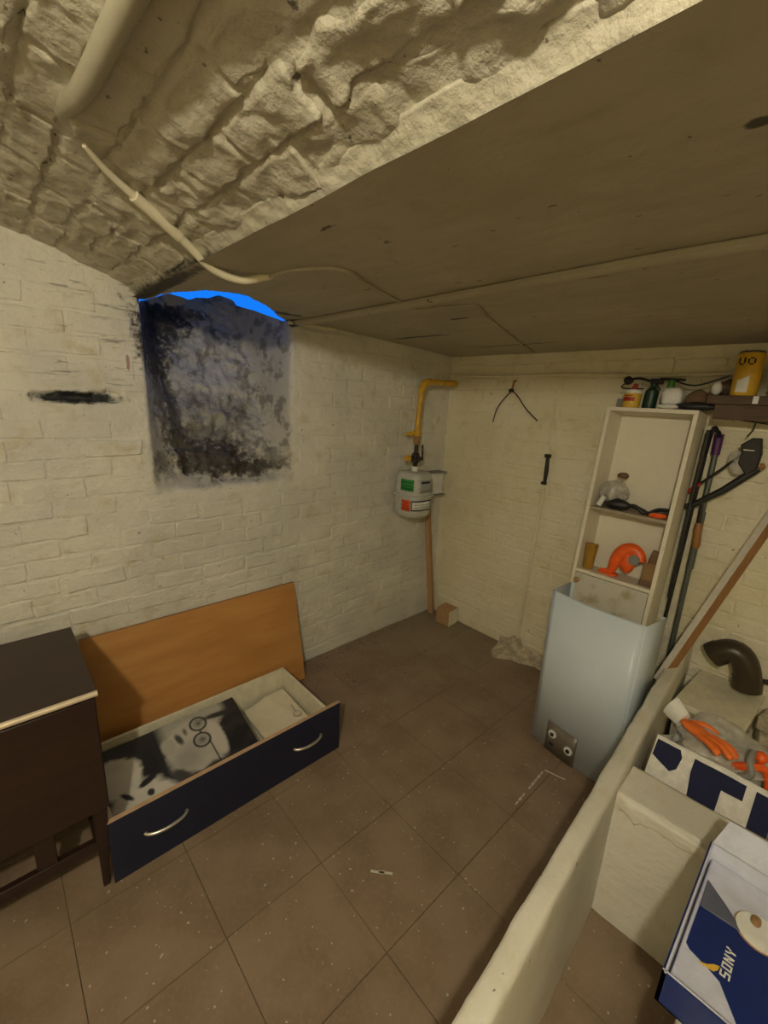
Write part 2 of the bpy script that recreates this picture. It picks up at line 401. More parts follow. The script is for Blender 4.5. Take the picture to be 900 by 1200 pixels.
def place_brick(par, me, loc, rz, s=(1, 1, 1)):
    o = bpy.data.objects.new('brick', me); COL.objects.link(o); o.parent = par
    o.location = loc; o.rotation_euler = (random.gauss(0, .01), random.gauss(0, .008), rz); o.scale = s
nl = 0
for k in range(25):
    z = .037+k*.0745
    for j in range(13):
        x = -.48+j*.21+(.105 if k % 2 else 0)+random.gauss(0, .004)
        if .19-.10 < x < .85+.09 and z > 1.075: continue
        if abs(z-1.492) < .045 and -.30 < x < .19: continue
        if x > 2.0 or (z < .5 and x < .70) or (z < .6 and x < -.2): continue
        off = float(wall_left_off(np.array(x), np.array(z)))
        place_brick(wall_left, random.choice(brickL), (x, YW+off+random.gauss(.0005, .0014), z+random.gauss(0, .0025)), 0, (random.uniform(.95, 1.02), 1, random.uniform(.93, 1.04))); nl += 1
nr = 0
for k in range(24):
    z = .037+k*.0745
    for j in range(11):
        y = -1.12+j*.21+(.105 if k % 2 else 0)+random.gauss(0, .004)
        if y > .97: continue
        off = float(wall_right_off(np.array(y), np.array(z)))
        place_brick(wall_right, random.choice(brickR), (XW+off+random.gauss(.0003, .0014), y, z+random.gauss(0, .0025)), -math.pi/2, (random.uniform(.95, 1.02), 1, random.uniform(.93, 1.04))); nr += 1
print('bricks', nl, nr)

# ------------------------------------------------------------------ the setting: brick vault and its lower soffit
def vault_z(x): return 2.10-.20*((x+.85)/1.02)**2
def vault_rel(x, y):
    big = .014*fbm(x*6, y*3.5, 1.5, 3)+.004*fbm(x*34, y*26, 2.5, 3)+.006*np.maximum(0, fbm(x*9, y*24, 12.5, 3)-.15)
    r = fbm(x*13+3, y*8, 7.5, 4); ridge = .010*np.maximum(0, r-.10)/.5
    fold = .006*(1-np.abs(fbm(x*16+9, y*9+2, 3.5, 2))*3).clip(0, 1)
    pit = -.010*np.maximum(0, fbm(x*22, y*18, 9.5, 2)-.42)/.3
    return big+ridge*1.3+fold+pit
VX0 = -.62
xs = np.arange(VX0, .176, .0052); ys = np.arange(-1.06, 1.075, .0056)
X, Y = np.meshgrid(xs, ys, indexing='ij')
# mortar grooves between the courses
def groove(x, y):
    w1 = x+.010*fbm(x*5, y*4, 31, 2); t = ((.165-w1)/.0765); row = np.floor(t); ft = np.abs(t-np.round(t))*.0765
    t2 = (y+.012*fbm(x*6, y*5, 41, 2)+.11*(row % 2))/.222; f2 = np.abs(t2-np.round(t2))*.222
    var = .55+.45*vnoise(x*6, y*5, 51)
    return -.009*var*np.maximum(np.exp(-(ft/.007)**2), .85*np.exp(-(f2/.007)**2))
P = np.stack([X, Y, vault_z(X)-(vault_rel(X, Y)+groove(X, Y))], -1)
ceiling = link('ceiling', grid_mesh('ceiling', P, flip=True), MAT_VAULT, kind='structure')
# rest of the vault behind and beside the view
m = MB()
xv = list(np.linspace(-1.9, VX0+.01, 16)); 
for a, b in zip(xv[:-1], xv[1:]):
    m.add([(a, -2.62, vault_z(a)), (b, -2.62, vault_z(b)), (b, 1.08, vault_z(b)), (a, 1.08, vault_z(a))], [(0, 3, 2, 1)])
xv = list(np.linspace(VX0-.02, .17, 10))
for a, b in zip(xv[:-1], xv[1:]):
    m.add([(a, -2.62, vault_z(a)), (b, -2.62, vault_z(b)), (b, -1.05, vault_z(b)), (a, -1.05, vault_z(a))], [(0, 3, 2, 1)])
m.build('vault_bay', MAT_VAULT, ceiling)
# individual vault bricks, each under its thick coat of paint
for row in range(0, 8):
    xc0 = .165-(row+.5)*.0765
    for j in range(-5, 6):
        yc0 = (j+.5)*.222-(.11*.0+(.111 if row % 2 else 0))
        if yc0 > .97 or yc0 < -.98 or xc0 < -.45: continue
        L, H = .222-.020-abs(random.gauss(0, .008)), .0765-.012-abs(random.gauss(0, .003))
        us = np.concatenate([[-L/2-.002], np.linspace(-L/2+.002, L/2-.002, 30), [L/2+.002]]); ws = np.concatenate([[-H/2-.002], np.linspace(-H/2+.002, H/2-.002, 12), [H/2+.002]])
        W, U = np.meshgrid(ws, us, indexing='ij')
        W = W+.008*vnoise(U*25+row, j*3, W*30); U = U+.008*vnoise(U*20, row*5+j, W*30)
        gx, gy = xc0+W, yc0+U
        pr = random.uniform(-.002, .004)+.006*fbm(gx*14, gy*10, row*3+j, 4)+random.gauss(0, .03)*W+random.gauss(0, .015)*U
        edge = np.zeros_like(W, bool); edge[[0, -1], :] = True; edge[:, [0, -1]] = True
        pr = np.where(edge, pr-.014, pr)
        zz = vault_z(gx)-(vault_rel(gx, gy)*1.0+pr)
        P = np.stack([gx, gy, zz], -1)
        link('brick', grid_mesh('brick', P, flip=True), MAT_VAULT, ceiling)
# lumpy rim where the vault springs from the soffit
ys = np.arange(-1.3, 1.06, .006); tt = np.linspace(0, 1, 12)
T, Y = np.meshgrid(tt, ys, indexing='ij')
nzv = .0055*fbm(T*2+3, Y*22, 61, 3)+.003*fbm(T*4, Y*60, 71, 2)
rim = np.stack([.178-.020*np.sin(T*math.pi*.5)**.7*(T < 1)-.002+nzv-.022*T**3, Y, 1.877+.036*T+.3*nzv*T], -1)
link('trim_1', grid_mesh('trim_1', rim, flip=True), MAT_VAULT, kind='structure')
# soffit
def soffit_z(x, y): return np.interp(x, [.17, .86, 1.14, 1.45, 1.66, 1.9, 2.1], [1.872, 1.880, 1.884, 1.868, 1.860, 1.845, 1.835]) + .004*fbm(x*5, y*2, 81, 3)+.002*fbm(x*20, y*9, 91, 2)
xs = np.arange(.158, 2.11, .009); ys = np.concatenate([np.arange(-2.62, -1.2, .08), np.arange(-1.2, 1.07, .009)])
X, Y = np.meshgrid(xs, ys, indexing='ij')
P = np.stack([X, Y, soffit_z(X, Y)], -1)
xc = (X[:-1, :-1]+X[1:, 1:])/2; yc = (Y[:-1, :-1]+Y[1:, 1:])/2
cutx = [.205, .225, .25, .30, .36, .44, .52, .60, .72, .80, .845]; cuty = [1.2, .90, .80, .71, .675, .668, .72, .80, .94, 1.02, 1.2]
keep = yc < np.interp(xc, cutx, cuty, left=9, right=9)+.012*fbm(xc*25, yc*25, 3, 2)
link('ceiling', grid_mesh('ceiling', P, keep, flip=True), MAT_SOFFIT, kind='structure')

# ------------------------------------------------------------------ the setting: tiled floor
floor = MB().box(-1.95, 2.12, -2.65, 1.10, -.06, -.0035).build('floor', MAT_GROUT, kind='structure')
tile_meshes = []
for i in range(4):
    n = 7; g = np.linspace(-.1636, .1636, n); g = np.concatenate([[-.1640], g, [.1640]])
    U, W = np.meshgrid(g, g, indexing='ij')
    h = .0008*fbm(U*8+i*3, W*8, i*1.7, 2); e = np.zeros_like(U, bool); e[[0, -1], :] = True; e[:, [0, -1]] = True
    me = grid_mesh('tile', np.stack([U, W, np.where(e, -.004, h)], -1), sm=False); me.materials.append(MAT_TILE); tile_meshes.append(me)
for i in range(-6, 7):
    for j in range(-8, 4):
        cx, cy = (i+.5)*.33, (j+.5)*.33
        if cx > 2.2 or cx < -1.9: continue
        o = bpy.data.objects.new('tile', random.choice(tile_meshes)); COL.objects.link(o); o.parent = floor
        o.location = (cx, cy, random.gauss(-.0008, .0004)); o.rotation_euler = (random.gauss(0, .0022), random.gauss(0, .0022), random.choice((0, 1, 2, 3))*math.pi/2)
# painted mark left on the tiles
m = MB()
def stroke(a, b, wd, z=.0012):
    a, b = Vector((*a, z)), Vector((*b, z)); d = (b-a).normalized(); n = Vector((-d.y, d.x, 0))*wd/2; up = Vector((0, 0, .0009))
    m.hexa((a-n, b-n, b+n, a+n), (a-n+up, b-n+up, b+n+up, a+n+up))
for t in range(9):
    if t in (3,): continue
    a = 1.045+t*.027; stroke((a, -.314+.001*t), (a+.022, -.313+.001*t), .006+.003*(t % 2))
stroke((1.297, -.306), (1.318, -.388), .007)
for (x, y) in ((.44, -.13), (.46, -.15)): stroke((x, y), (x+.03, y-.035), .008)
m.build('paint_mark', MAT_CHALK, floor)
# crumbs and dust along the walls
def crumbs(name, mat, n, fn, smin, smax, label, cat):
    m = MB()
    for _ in range(n):
        x, y = fn(); s = random.uniform(smin, smax)*random.choice((.6, .8, 1)); a = random.random()*6
        V = [(x+math.cos(a+k*2.09)*s*random.uniform(.6, 1.2), y+math.sin(a+k*2.09)*s*random.uniform(.6, 1.2), .0005) for k in range(3)]
        V.append((x, y, s*.7)); m.add(V, [(0, 1, 3), (1, 2, 3), (2, 0, 3), (0, 2, 1)])
    return tag(m.build(name, mat, kind='stuff'), label, cat, kind='stuff')
def near_wall():
    if random.random() < .55: return random.uniform(.9, 2.03), 1.03-abs(random.gauss(0, .05))
    if random.random() < .6: return random.gauss(1.25, .22), random.gauss(.72, .16)
    return 2.05-abs(random.gauss(0, .04)), random.uniform(.3, 1.0)
def ok(fn):
    def f():
        while True:
            x, y = fn()
            if x < 2.05 and y < 1.025 and not (x < .92 and y > .34) and not (x < -.1 and y > .3): return x, y
    return f
crumbs('dirt', MAT_DIRT, 260, ok(near_wall), .002, .007, 'dark crumbs of dirt strewn along the wall foot near the gas meter corner', 'dirt')
crumbs('plaster_crumbs', MAT_CHALK, 150, ok(lambda: (random.uniform(-.2, 1.9), random.uniform(-.45, 1.0))), .0018, .0055, 'small white paint and plaster crumbs scattered over the brown tiles', 'plaster')
crumbs('sawdust', MAT_STRIP, 160, ok(lambda: (random.gauss(1.02, .10), random.gauss(.85, .07))), .002, .005, 'light brown wood crumbs on the floor beside the leaning beech panel', 'sawdust')

# ------------------------------------------------------------------ the setting: low partition and cross wall
def curb_y(x): return -.677+.0625*x
def slab_wall(name, A, B, th, ztop, mat, res=.02, side=1):
    """rendered wall as a closed displaced loop swept from A to B; th towards side"""
    A, B = Vector(A), Vector(B); d = (B-A); Ln = d.length; d.normalize(); nrm = Vector((d.y, -d.x))*side
    n = max(2, int(Ln/res)); hs = np.linspace(0, ztop, 24)
    prof = [(0, h) for h in hs[:-1]]+[(.004, ztop-.002), (.012, ztop)]+[(t, ztop) for t in np.linspace(.02, th-.02, 5)]+[(th-.012, ztop), (th-.004, ztop-.002)]+[(th, h) for h in hs[::-1][1:]]
    prof = np.array(prof); t = np.linspace(0, Ln, n)
    Tt, S = np.meshgrid(t, prof[:, 0], indexing='ij'); _, H = np.meshgrid(t, prof[:, 1], indexing='ij')
    nx = .003*fbm(Tt*9, H*9, S*9+5, 3)+.0015*fbm(Tt*30, H*30, S*30, 2); nz = .004*fbm(Tt*6, S*10, 15, 3)+.002*fbm(Tt*25, S*25, 17, 2)
    S = S+nx; Hn = H+nz*(H > ztop*.8)
    return np.stack([A.x+d.x*Tt+nrm.x*S, A.y+d.y*Tt+nrm.y*S, Hn], -1)
P = slab_wall('c', (-.75, curb_y(-.75)), (2.06, curb_y(2.06)), .052, .50, MAT_CURB, .014)
partition = link('trim_2', grid_mesh('trim_2', P), MAT_CURB, kind='structure')
P = slab_wall('x', (.905, -.672), (.925, -1.25), .155, .455, MAT_CURB, .014, -1)
# the far top edge is chipped and sags towards the free end
cross = link('trim_3', grid_mesh('trim_3', P, flip=True), MAT_CURB, kind='structure')
# flaking render layer along the top of the cross wall
ts = np.arange(0, .24, .006); hs = np.linspace(0, 1, 10)
T, H = np.meshgrid(ts, hs, indexing='ij')
ed = .045+.022*fbm(T*18, 1, 2, 3)+.012*fbm(T*70, 4, 2, 2)-.09*np.maximum(0, T-.02)*.15+.02*np.exp(-((T-.03)/.03)**2)
P = np.stack([.903-.006*(H > .05)*(H < .95)-.0015+.002*fbm(T*40, H*6, 8, 2), -.688-T, .458-ed*H], -1)
link('render_flake', grid_mesh('render_flake', P), MAT_CURB, cross)
P = slab_wall('p', (.37, -.93), (.98, -.945), .40, .505, MAT_CURB, .02)
link('trim_4', grid_mesh('trim_4', P), MAT_CURB, kind='structure')
MB().box(.37, .375, -1.33, -.93, 0, .5).build('end_face', MAT_CURB, bpy.data.objects['trim_4'])

# ------------------------------------------------------------------ conduits and cables on ceiling and right wall
def ceil_z(x, y):
    return float(vault_z(x)) if x < .17 else float(soffit_z(np.array(x), np.array(y)))
pts = [(-.137-.03*(y+.25), y, vault_z(-.14)-.022+.03*max(0, (y+.0)/.16)) for y in np.linspace(-1.5, .16, 24)]
o = tag(MB().tube(pts, [.0165]*23+[.013], 12).build('conduit', MAT_PIPEPAINT), 'thick cream-painted pipe running along the rough brick vault, top left', 'pipe')
t = thing('cable', 'pale cable hanging from the vault pipe across to the flat soffit', 'cable', (-.11, .22, 1.98))
pts = catmull([(-.112, .20, 1.985), (-.06, .25, 1.968), (.02, .30, 1.945), (.12, .345, 1.905), (.20, .375, 1.865), (.28, .375, 1.853), (.335, .345, 1.866), (.36, .33, 1.874)], 6)
n = len(pts); V0 = Vector((-.11, .22, 1.98))
MB().tube([p-V0 for p in pts], [.0045+.0065*min(1, i/14)-.004*max(0, (i-n+8)/8) for i in range(n)], 10).build('sheath', MAT_PALEPIPE, t)
i = 12
MB().tube([pts[10]-V0, pts[12]-V0, pts[17]-V0], .0135, 10).build('sleeve', MAT_PALEPIPE, t)
MB().box(-.006, .006, -.006, .006, 0, .035).build('clip', MAT_PALEPIPE, t, .002).location = pts[17]-V0+Vector((0, 0, 0))
pts = [(.835+.01*math.sin(y*3), y, ceil_z(.835, y)-.010) for y in np.linspace(-1.3, 1.02, 24)]
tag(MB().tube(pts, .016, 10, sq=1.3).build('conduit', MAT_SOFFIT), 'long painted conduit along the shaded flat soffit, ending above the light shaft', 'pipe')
pts = catmull([(x, y, ceil_z(x, y)-.003) for x, y in ((.35, .33), (.36, .21), (.434, .098), (.57, .16), (.696, .216), (.83, .27), (.958, .31), (.99, .20), (1.03, .10), (1.2, .17), (1.44, .244), (1.75, .34), (2.03, .42))], 8)
tag(MB().tube(pts, .006, 8).build('cable', MAT_SOFFIT), 'thin painted cable zigzagging under the soffit beyond the long conduit', 'cable')
pts = [(x, 1.022, ceil_z(x, 1)-.02-.01*math.sin((x-.7)*2)) for x in np.linspace(.86, 1.35, 8)]
tag(MB().tube([(.80, .99, 1.868), (.86, .99, 1.87), (.93, 1.0, 1.874), (1.08, 1.01, 1.876)], .008, 8).build('cable', MAT_PALEPIPE), 'short pale cable end just right of the blue light shaft opening', 'cable')
pts = [(2.045, y, 1.715+.003*math.sin(y*7)) for y in np.linspace(-1.2, 1.02, 30)]
tag(MB().tube(pts, .0085, 8).build('cable', MAT_WALL_R), 'cream-painted horizontal cable along the top of the right wall', 'cable')
# black wire end
t = thing('hanging_wire', 'black two-tailed wire knotted on a hook under the horizontal cable', 'wire', (2.045, .54, 1.63))
m = MB(); m.tube(catmull([(0, 0, 0), (-.006, .045, -.05), (-.008, .085, -.11), (-.010, .103, -.19)], 5), .0035, 6)
m.build('tail', MAT_BLACK, t)
m = MB(); m.tube(catmull([(0, 0, 0), (-.006, -.05, -.035), (-.008, -.11, -.10), (-.010, -.195, -.165)], 5), .0035, 6); m.build('tail', MAT_BLACK, t)
lump('knot', MAT_BLACK, (-.006, 0, 0), (.010, .018, .012), .004, 60, 3, t, 2)
MB().tube([(.012, -.012, .055), (-.008, -.012, .055), (-.010, -.006, .01)], .006, 6).build('hook', MAT_TAN, t)
# vertical riser
t = thing('wall_conduit', 'slim cream-painted riser with a bare dark joint, running down the right wall', 'conduit', (2.045, .26, .06))
MB().tube([(-.008, .028, 0), (-.010, .012, .5), (-.006, -.006, 1.03)], .0105, 8).build('lower_pipe', MAT_PALEPIPE, t)
MB().tube([(.002, -.004, 1.25), (.002, .0, 1.53)], .0048, 8).build('upper_wire', MAT_PALEPIPE, t)
m = MB(); m.tube([(-.004, -.006, 1.05), (-.006, -.008, 1.13), (-.006, -.005, 1.22)], [.009, .013, .010], 8); m.box(-.016, .002, -.022, .012, 1.205, 1.225); m.box(-.016, .002, -.018, .012, 1.05, 1.065)
m.build('bare_joint', MAT_BLACKIRON, t, .002)
m = MB(); m.box(-.014, .006, -.012, .030, 1.00, 1.018); m.box(-.014, .006, -.012, .014, .975, .99); m.build('clip', MAT_PALEPIPE, t, .002)
lump('plaster_blob', MAT_PLASTER, (-.012, .035, -.005), (.035, .05, .055), .02, 22, 5, t, 4)
# broken mortar apron at the foot of the wall
ap = []
n = 40
a = np.linspace(.04, .42, n); r = np.linspace(0, 1, 12)
A, R = np.meshgrid(a, r, indexing='ij')
dep = .10+.05*fbm(A*9, 3, 3, 3)+.06*np.exp(-((A-.34)/.07)**2); dep = dep*np.clip((A-.03)/.05, 0, 1)*np.clip((.43-A)/.03, 0, 1)
P = np.stack([2.062-dep*R, A+0*R, .045*(1-R)**1.6+.006*(R < .99)+.004*fbm(A*30, R*6, 5, 3)*(1-R)], -1)
tag(link('mortar_apron', grid_mesh('mortar_apron', P), MAT_PLASTER), 'broken grey mortar fillet at the foot of the right wall under the riser', 'plaster')

# ------------------------------------------------------------------ gas meter, its pipe and valve
t = thing('gas_meter', 'grey gas meter with green, red and white stickers hanging in the corner', 'meter', (1.635, .905, .835), (0, 0, 0))
def rounded_box_rings(hx, hy, r, zs, sc):
    out = []
    for z, s in zip(zs, sc):
        for k in range(32):
            a = 2*math.pi*(k+.5)/32; c, sn = math.cos(a), math.sin(a)
            p = 3.2; q = (abs(c)**p+abs(sn)**p)**(-1/p)
            out.append((c*q*hx*s, sn*q*hy*s, z))
    return out
def rings_mb(V, nz, seg=32):
    m = MB(); F = [(i*seg+k, i*seg+(k+1) % seg, (i+1)*seg+(k+1) % seg, (i+1)*seg+k) for i in range(nz-1) for k in range(seg)]
    F += [tuple(range(seg))[::-1], tuple(range((nz-1)*seg, nz*seg))]; return m.add(V, F)
zl = [0, .006, .02, .05, .09, .135]; sl = [.74, .86, .95, 1.0, 1.0, 1.0]
rings_mb(rounded_box_rings(.098, .104, 0, zl, sl), 6).build('lower_shell', MAT_METER, t)
zl = [.145, .19, .24, .265, .28, .286]; sl = [1.0, 1.0, .98, .92, .82, .70]
rings_mb(rounded_box_rings(.098, .104, 0, zl, sl), 6).build('upper_shell', MAT_METER, t)
zl = [.132, .134, .146, .148]; sl = [1.03, 1.10, 1.10, 1.03]
rings_mb(rounded_box_rings(.098, .104, 0, zl, sl), 4).build('seam_flange', MAT_METER, t)
def sticker(name, mat, a0, a1, z0, z1, off=.0015, par=t, n=8, hx=.098, hy=.104):
    V = []; 
    for z in (z0, z1):
        for i in range(n+1):
            a = math.radians(a0+(a1-a0)*i/n); c, sn = math.cos(a), math.sin(a); p = 3.2; q = (abs(c)**p+abs(sn)**p)**(-1/p)
            V.append((c*q*(hx+off), sn*q*(hy+off), z))
    me = mesh(name, V, [(i, i+1, i+n+2, i+n+1) for i in range(n)])
    o = link(name, me, mat, par); s = o.modifiers.new('s', 'SOLIDIFY'); s.thickness = .0008; s.offset = 1; return o
g = sticker('green_label', MAT_GREEN, 172, 222, .175, .245); g['label'] = 'green sticker on the upper shell'
for k in range(3): sticker('print_line', MAT_GREEND, 176, 217, .187+k*.018, .193+k*.018, .0024, g).parent = g
r_ = sticker('red_label', MAT_RED, 180, 214, .050, .118); r_['label'] = 'red sticker on the lower shell'
for k in range(3): sticker('print_line', MAT_REDD, 185, 208, .066+k*.016, .071+k*.016, .0024, r_)
f_ = sticker('label_frame', MAT_BLACK, 217, 300, .054, .118)
w_ = sticker('white_label', MAT_WHITE, 220, 297, .062, .110, .0024)
for k in range(2): sticker('print_line', MAT_LEGEND, 226, 290, .074+k*.016, .079+k*.016, .0032, w_)
d_ = sticker('index_window', MAT_LEGEND, 240, 300, .165, .245, .003); sticker('number_drum', MAT_BLACK, 245, 285, .224, .236, .0045, d_)
MB().lathe([(.022, .28), (.022, .305), (.027, .305), (.027, .315), (.018, .315)], 16).build('inlet_union', MAT_WHITE, t)
t = thing('gas_pipe', 'yellow gas pipe with shut-off valve dropping from the corner to the meter', 'pipe', (1.635, .905, 1.15))
R0 = .017
pipe = [(.0, 0, .20), (.003, 0, .30), (.012, 0, .42)]+arc((.013, 0, .455), (.015, 0, .505), (.06, .0, .507), 6)+arc((.30, .01, .512), (.36, .012, .512), (.372, .06, .512), 6)+[(.372, .125, .512)]
MB().tube(pipe, R0, 14).build('pipe', MAT_YELLOW, t)
MB().tube(arc((.012, 0, .43), (.014, 0, .507), (.09, 0, .508), 8), .0215, 14).build('elbow', MAT_YELLOW, t)
MB().tube(arc((.29, .01, .512), (.372, .012, .512), (.374, .07, .512), 8), .0215, 14).build('elbow', MAT_YELLOW, t)
MB().lathe([(.020, .185), (.024, .19), (.024, .215), (.020, .225)], 12).build('collar', MAT_YELLOW, t)
m = MB(); m.tube([(-.03, -.006, .205), (-.055, .0, .20)], .014, 10); m.tube([(-.045, .05, .195), (-.012, -.02, .195)], .010, 8); m.build('bracket_stub', MAT_YELLOW, t)
MB().lathe([(.020, .135), (.021, .15), (.019, .185)], 12).build('nipple', MAT_CARD, t)
m = MB(); m.lathe([(.013, .0), (.016, .02), (.025, .025), (.027, .05), (.025, .075), (.014, .085), (.013, .135)], 8); m.tube([(0, 0, .05), (0, -.038, .05)], .015, 10); m.build('valve_body', MAT_BLACKMETAL, t, .001)
MB().tube([(-.02, 0, .055), (-.062, -.002, .055)], .014, 10).build('test_nipple', MAT_BLACKMETAL, t)
MB().tube([(-.060, -.002, .055), (-.088, -.003, .055)], [.019, .017], 12).build('cap', MAT_YELLOW, t)
m = MB(); m.tube([(.02, 0, .048), (.05, -.004, .048)], .008, 8); m.tube([(.052, -.004, .035), (.054, -.006, .06), (.05, -.006, .13)], [.010, .006, .006], 8); m.build('lever', MAT_BLACK, t)
# bracket behind the meter
t = thing('meter_bracket', 'white metal wall bracket to the right of the gas meter', 'bracket', (1.88, .98, .93))
MB().box(-.04, .115, -.012, .0, 0, .15).build('back_plate', MAT_WHITE, t, .002)
MB().prism([(-.17, -.02), (.115, -.045), (.115, .04), (-.17, .04)], .150, .155).build('top_plate', MAT_GREY, t)
MB().prism([(-.15, -.02), (.115, -.045), (.115, .04), (-.15, .04)], -.006, -.001).build('bottom_plate', MAT_GREY, t)

# wood strip and offcut in the corner
tag(MB().hexa([(1.985, .955, .005), (2.02, .965, .005), (2.012, 1.0, .005), (1.975, .99, .005)], [(1.868, .975, .86), (1.903, .985, .86), (1.895, 1.02, .86), (1.86, 1.01, .86)]).build('wood_strip', MAT_STRIP, bevel=.002),
    'narrow brown wooden strip leaning in the corner below the gas meter', 'wood strip')
t = thing('wood_offcut', 'short block of wood with white face standing at the foot of the corner', 'wood block', (1.99, .825, 0), (0, 0, math.radians(4)))
MB().box(-.055, .055, -.055, .055, .001, .115).build('block', MAT_STRIP, t, .0015)
MB().box(-.054, .054, -.0575, -.0552, .002, .114).build('white_face', MAT_SLAB, t)

# ------------------------------------------------------------------ shelving unit
ULOC = Vector((1.700, -.270, .004)); UTILT = math.radians(6.4)
URM = Matrix.Rotation(UTILT, 4, 'Y')
def uw(x, y, z): return ULOC+(URM @ Vector((x, y, z)))
t = thing('shelf_unit', 'tall narrow cream shelf unit leaning back against the right wall', 'shelf unit', ULOC, (0, UTILT, 0))
HW, DP, HT, TH = .184, .168, 1.548, .017
MB().box(0, DP, HW-TH, HW, 0, HT).build('side_panel', MAT_UNIT, t, .001)
MB().box(0, DP, -HW, -HW+TH, 0, HT).build('side_panel', MAT_UNIT, t, .001)
MB().box(-.001, DP, -HW, HW, HT, HT+TH).build('top_panel', MAT_UNIT, t, .001)
MB().box(DP-.004, DP, -HW+TH, HW-TH, 0, HT).build('back_panel', MAT_UNIT, t)
SH = 1.075; LSH = .755
MB().box(.004, DP-.004, -HW+TH, HW-TH, SH, SH+.015).build('shelf', MAT_SHELFBOARD, t, .001)
MB().box(0, DP-.004, -HW+TH, HW-TH, LSH, LSH+.017).build('shelf', MAT_UNIT, t, .001)
MB().box(0, DP-.004, -HW+TH, HW-TH, .06, .077).build('shelf', MAT_UNIT, t, .001)
dr = MB().box(-.002, .014, -HW+TH+.002, HW-TH-.002, .08, LSH-.003).build('door', MAT_DOOR, t, .001)
kb = MB().lathe([(.006, 0), (.006, .012), (.013, .018), (.014, .026), (.008, .032)], 14).build('knob', MAT_STRIP, dr)
kb.rotation_euler = (0, -math.pi/2, 0); kb.location = (-.002, HW-TH-.022, LSH-.035)
def on_unit(name, label, cat, x, y, z, rz=0, group=None):
    o = thing(name, label, cat, uw(x, y, z)); o.rotation_euler = (0, UTILT, rz) if not rz else (Matrix.Rotation(UTILT, 3, 'Y') @ Matrix.Rotation(rz, 3, 'Z')).to_euler(); return o
zs1, zs0, zst = SH+.0155, LSH+.0175, HT+TH+.0005
# middle shelf
t = on_unit('plastic_bag', 'crumpled clear plastic bag of scrap at the left of the middle shelf', 'bag', .075, .095, zs1)
lump('bag_skin', MAT_CLEAR, (0, 0, .070), (.055, .058, .068), .022, 22, 11, t, 4)
lump('crumpled_top', MAT_BROWN, (.01, -.02, .165), (.022, .028, .016), .010, 40, 12, t, 3)
lump('metal_scrap', MAT_SCRAP, (0, .01, .045), (.035, .04, .035), .016, 35, 13, t, 3)
t = on_unit('work_glove', 'black and white work glove lying in front of the clear bag on the middle shelf', 'glove', .040, .075, zs1)
lump('palm', MAT_BLACK, (0, -.015, .028), (.030, .060, .026), .008, 30, 21, t, 3)
MB().tube([(-.012, .062, .008), (-.012, .045, .055)], [.013, .012], 10).build('cuff', MAT_WHITE, t)
for k in range(4):
    MB().tube(catmull([(.0, -.06+.004*k, .030+.002*k), (.008*k-.01, -.10-.006*k, .034-.004*k), (.012*k-.01, -.135-.003*k, .010)], 4), .0085, 8).build('finger', MAT_BLACK, t)
t = on_unit('pliers', 'red and black handled pliers at the right of the middle shelf', 'pliers', .035, -.10, zs1)
MB().tube(catmull([(0, .045, .008), (-.006, .0, .020), (.0, -.05, .016), (.0, -.06, .012)], 5), [.007]*16, 8).build('handle', MAT_BLACK, t)
MB().tube(catmull([(-.012, .012, .008), (-.018, -.02, .012), (-.008, -.055, .014)], 5), [.006, .008, .010, .011, .012, .012, .012, .011, .010, .009, .008], 8).build('handle', MAT_ORANGE, t)
MB().tube([(0, -.052, .015), (.006, -.062, .022)], [.015, .010], 8).build('jaw', MAT_BLACKIRON, t)
MB().tube(catmull([(.02, .03, .006), (.025, -.01, .035), (.02, -.055, .040)], 5), .009, 8).build('handle', MAT_BLACK, t)
# lower shelf
t = on_unit('plastic_cup', 'mustard-coloured plastic cup at the left end of the lower open shelf', 'cup', .055, .135, zs0, .2)
MB().lathe([(.020, 0), (.024, .005), (.029, .125), (.031, .128), (.028, .128), (.024, .02), (.001, .018)], 8).build('body', MAT_MUSTARD, t)
t = on_unit('orange_power_tool', 'orange plastic tape-shaped tool standing on the lower open shelf', 'tool', .06, .0, zs0)
m = MB(); cpts = [(0, .075, .012), (0, .045, .016), (0, .025, .030), (0, .018, .07), (0, .004, .11), (0, -.02, .138), (0, -.05, .145), (0, -.075, .125), (0, -.082, .10)]
m.tube(catmull(cpts, 5), [.010+.022*smooth(min(1, i/22)) for i in range(41)], 12, sq=.75); m.build('body', MAT_ORANGE, t)
m = MB(); m.prism([(-.025, -.005), (-.022, .045), (-.01, .085), (.012, .085), (.022, .04), (.022, -.005)], .0, .012); m.build('foot', MAT_ORANGE, t, .004)
MB().tube([(-.030, -.068, .105), (.030, -.068, .105)], .024, 14).build('grey_wheel', MAT_GREY, t)
lump('front_belly', MAT_ORANGE, (0, -.038, .085), (.026, .034, .055), .003, 20, 6, t, 3)
t = on_unit('paper_packet', 'dark brown paper packet beside the orange tool, against the right panel', 'packet', .065, -.130, zs0, .1)
m = MB(); m.hexa([(-.03, -.032, 0), (.035, -.032, 0), (.035, .028, 0), (-.03, .028, 0)], [(-.018, -.034, .17), (.022, -.034, .155), (.022, .004, .165), (-.018, .0, .175)]); m.build('packet', MAT_BROWN, t, .006)
MB().prism([(-.034, -.026), (-.034, .020), (-.031, .020), (-.031, -.026)], .03, .11).build('label_patch', MAT_CARD, t)
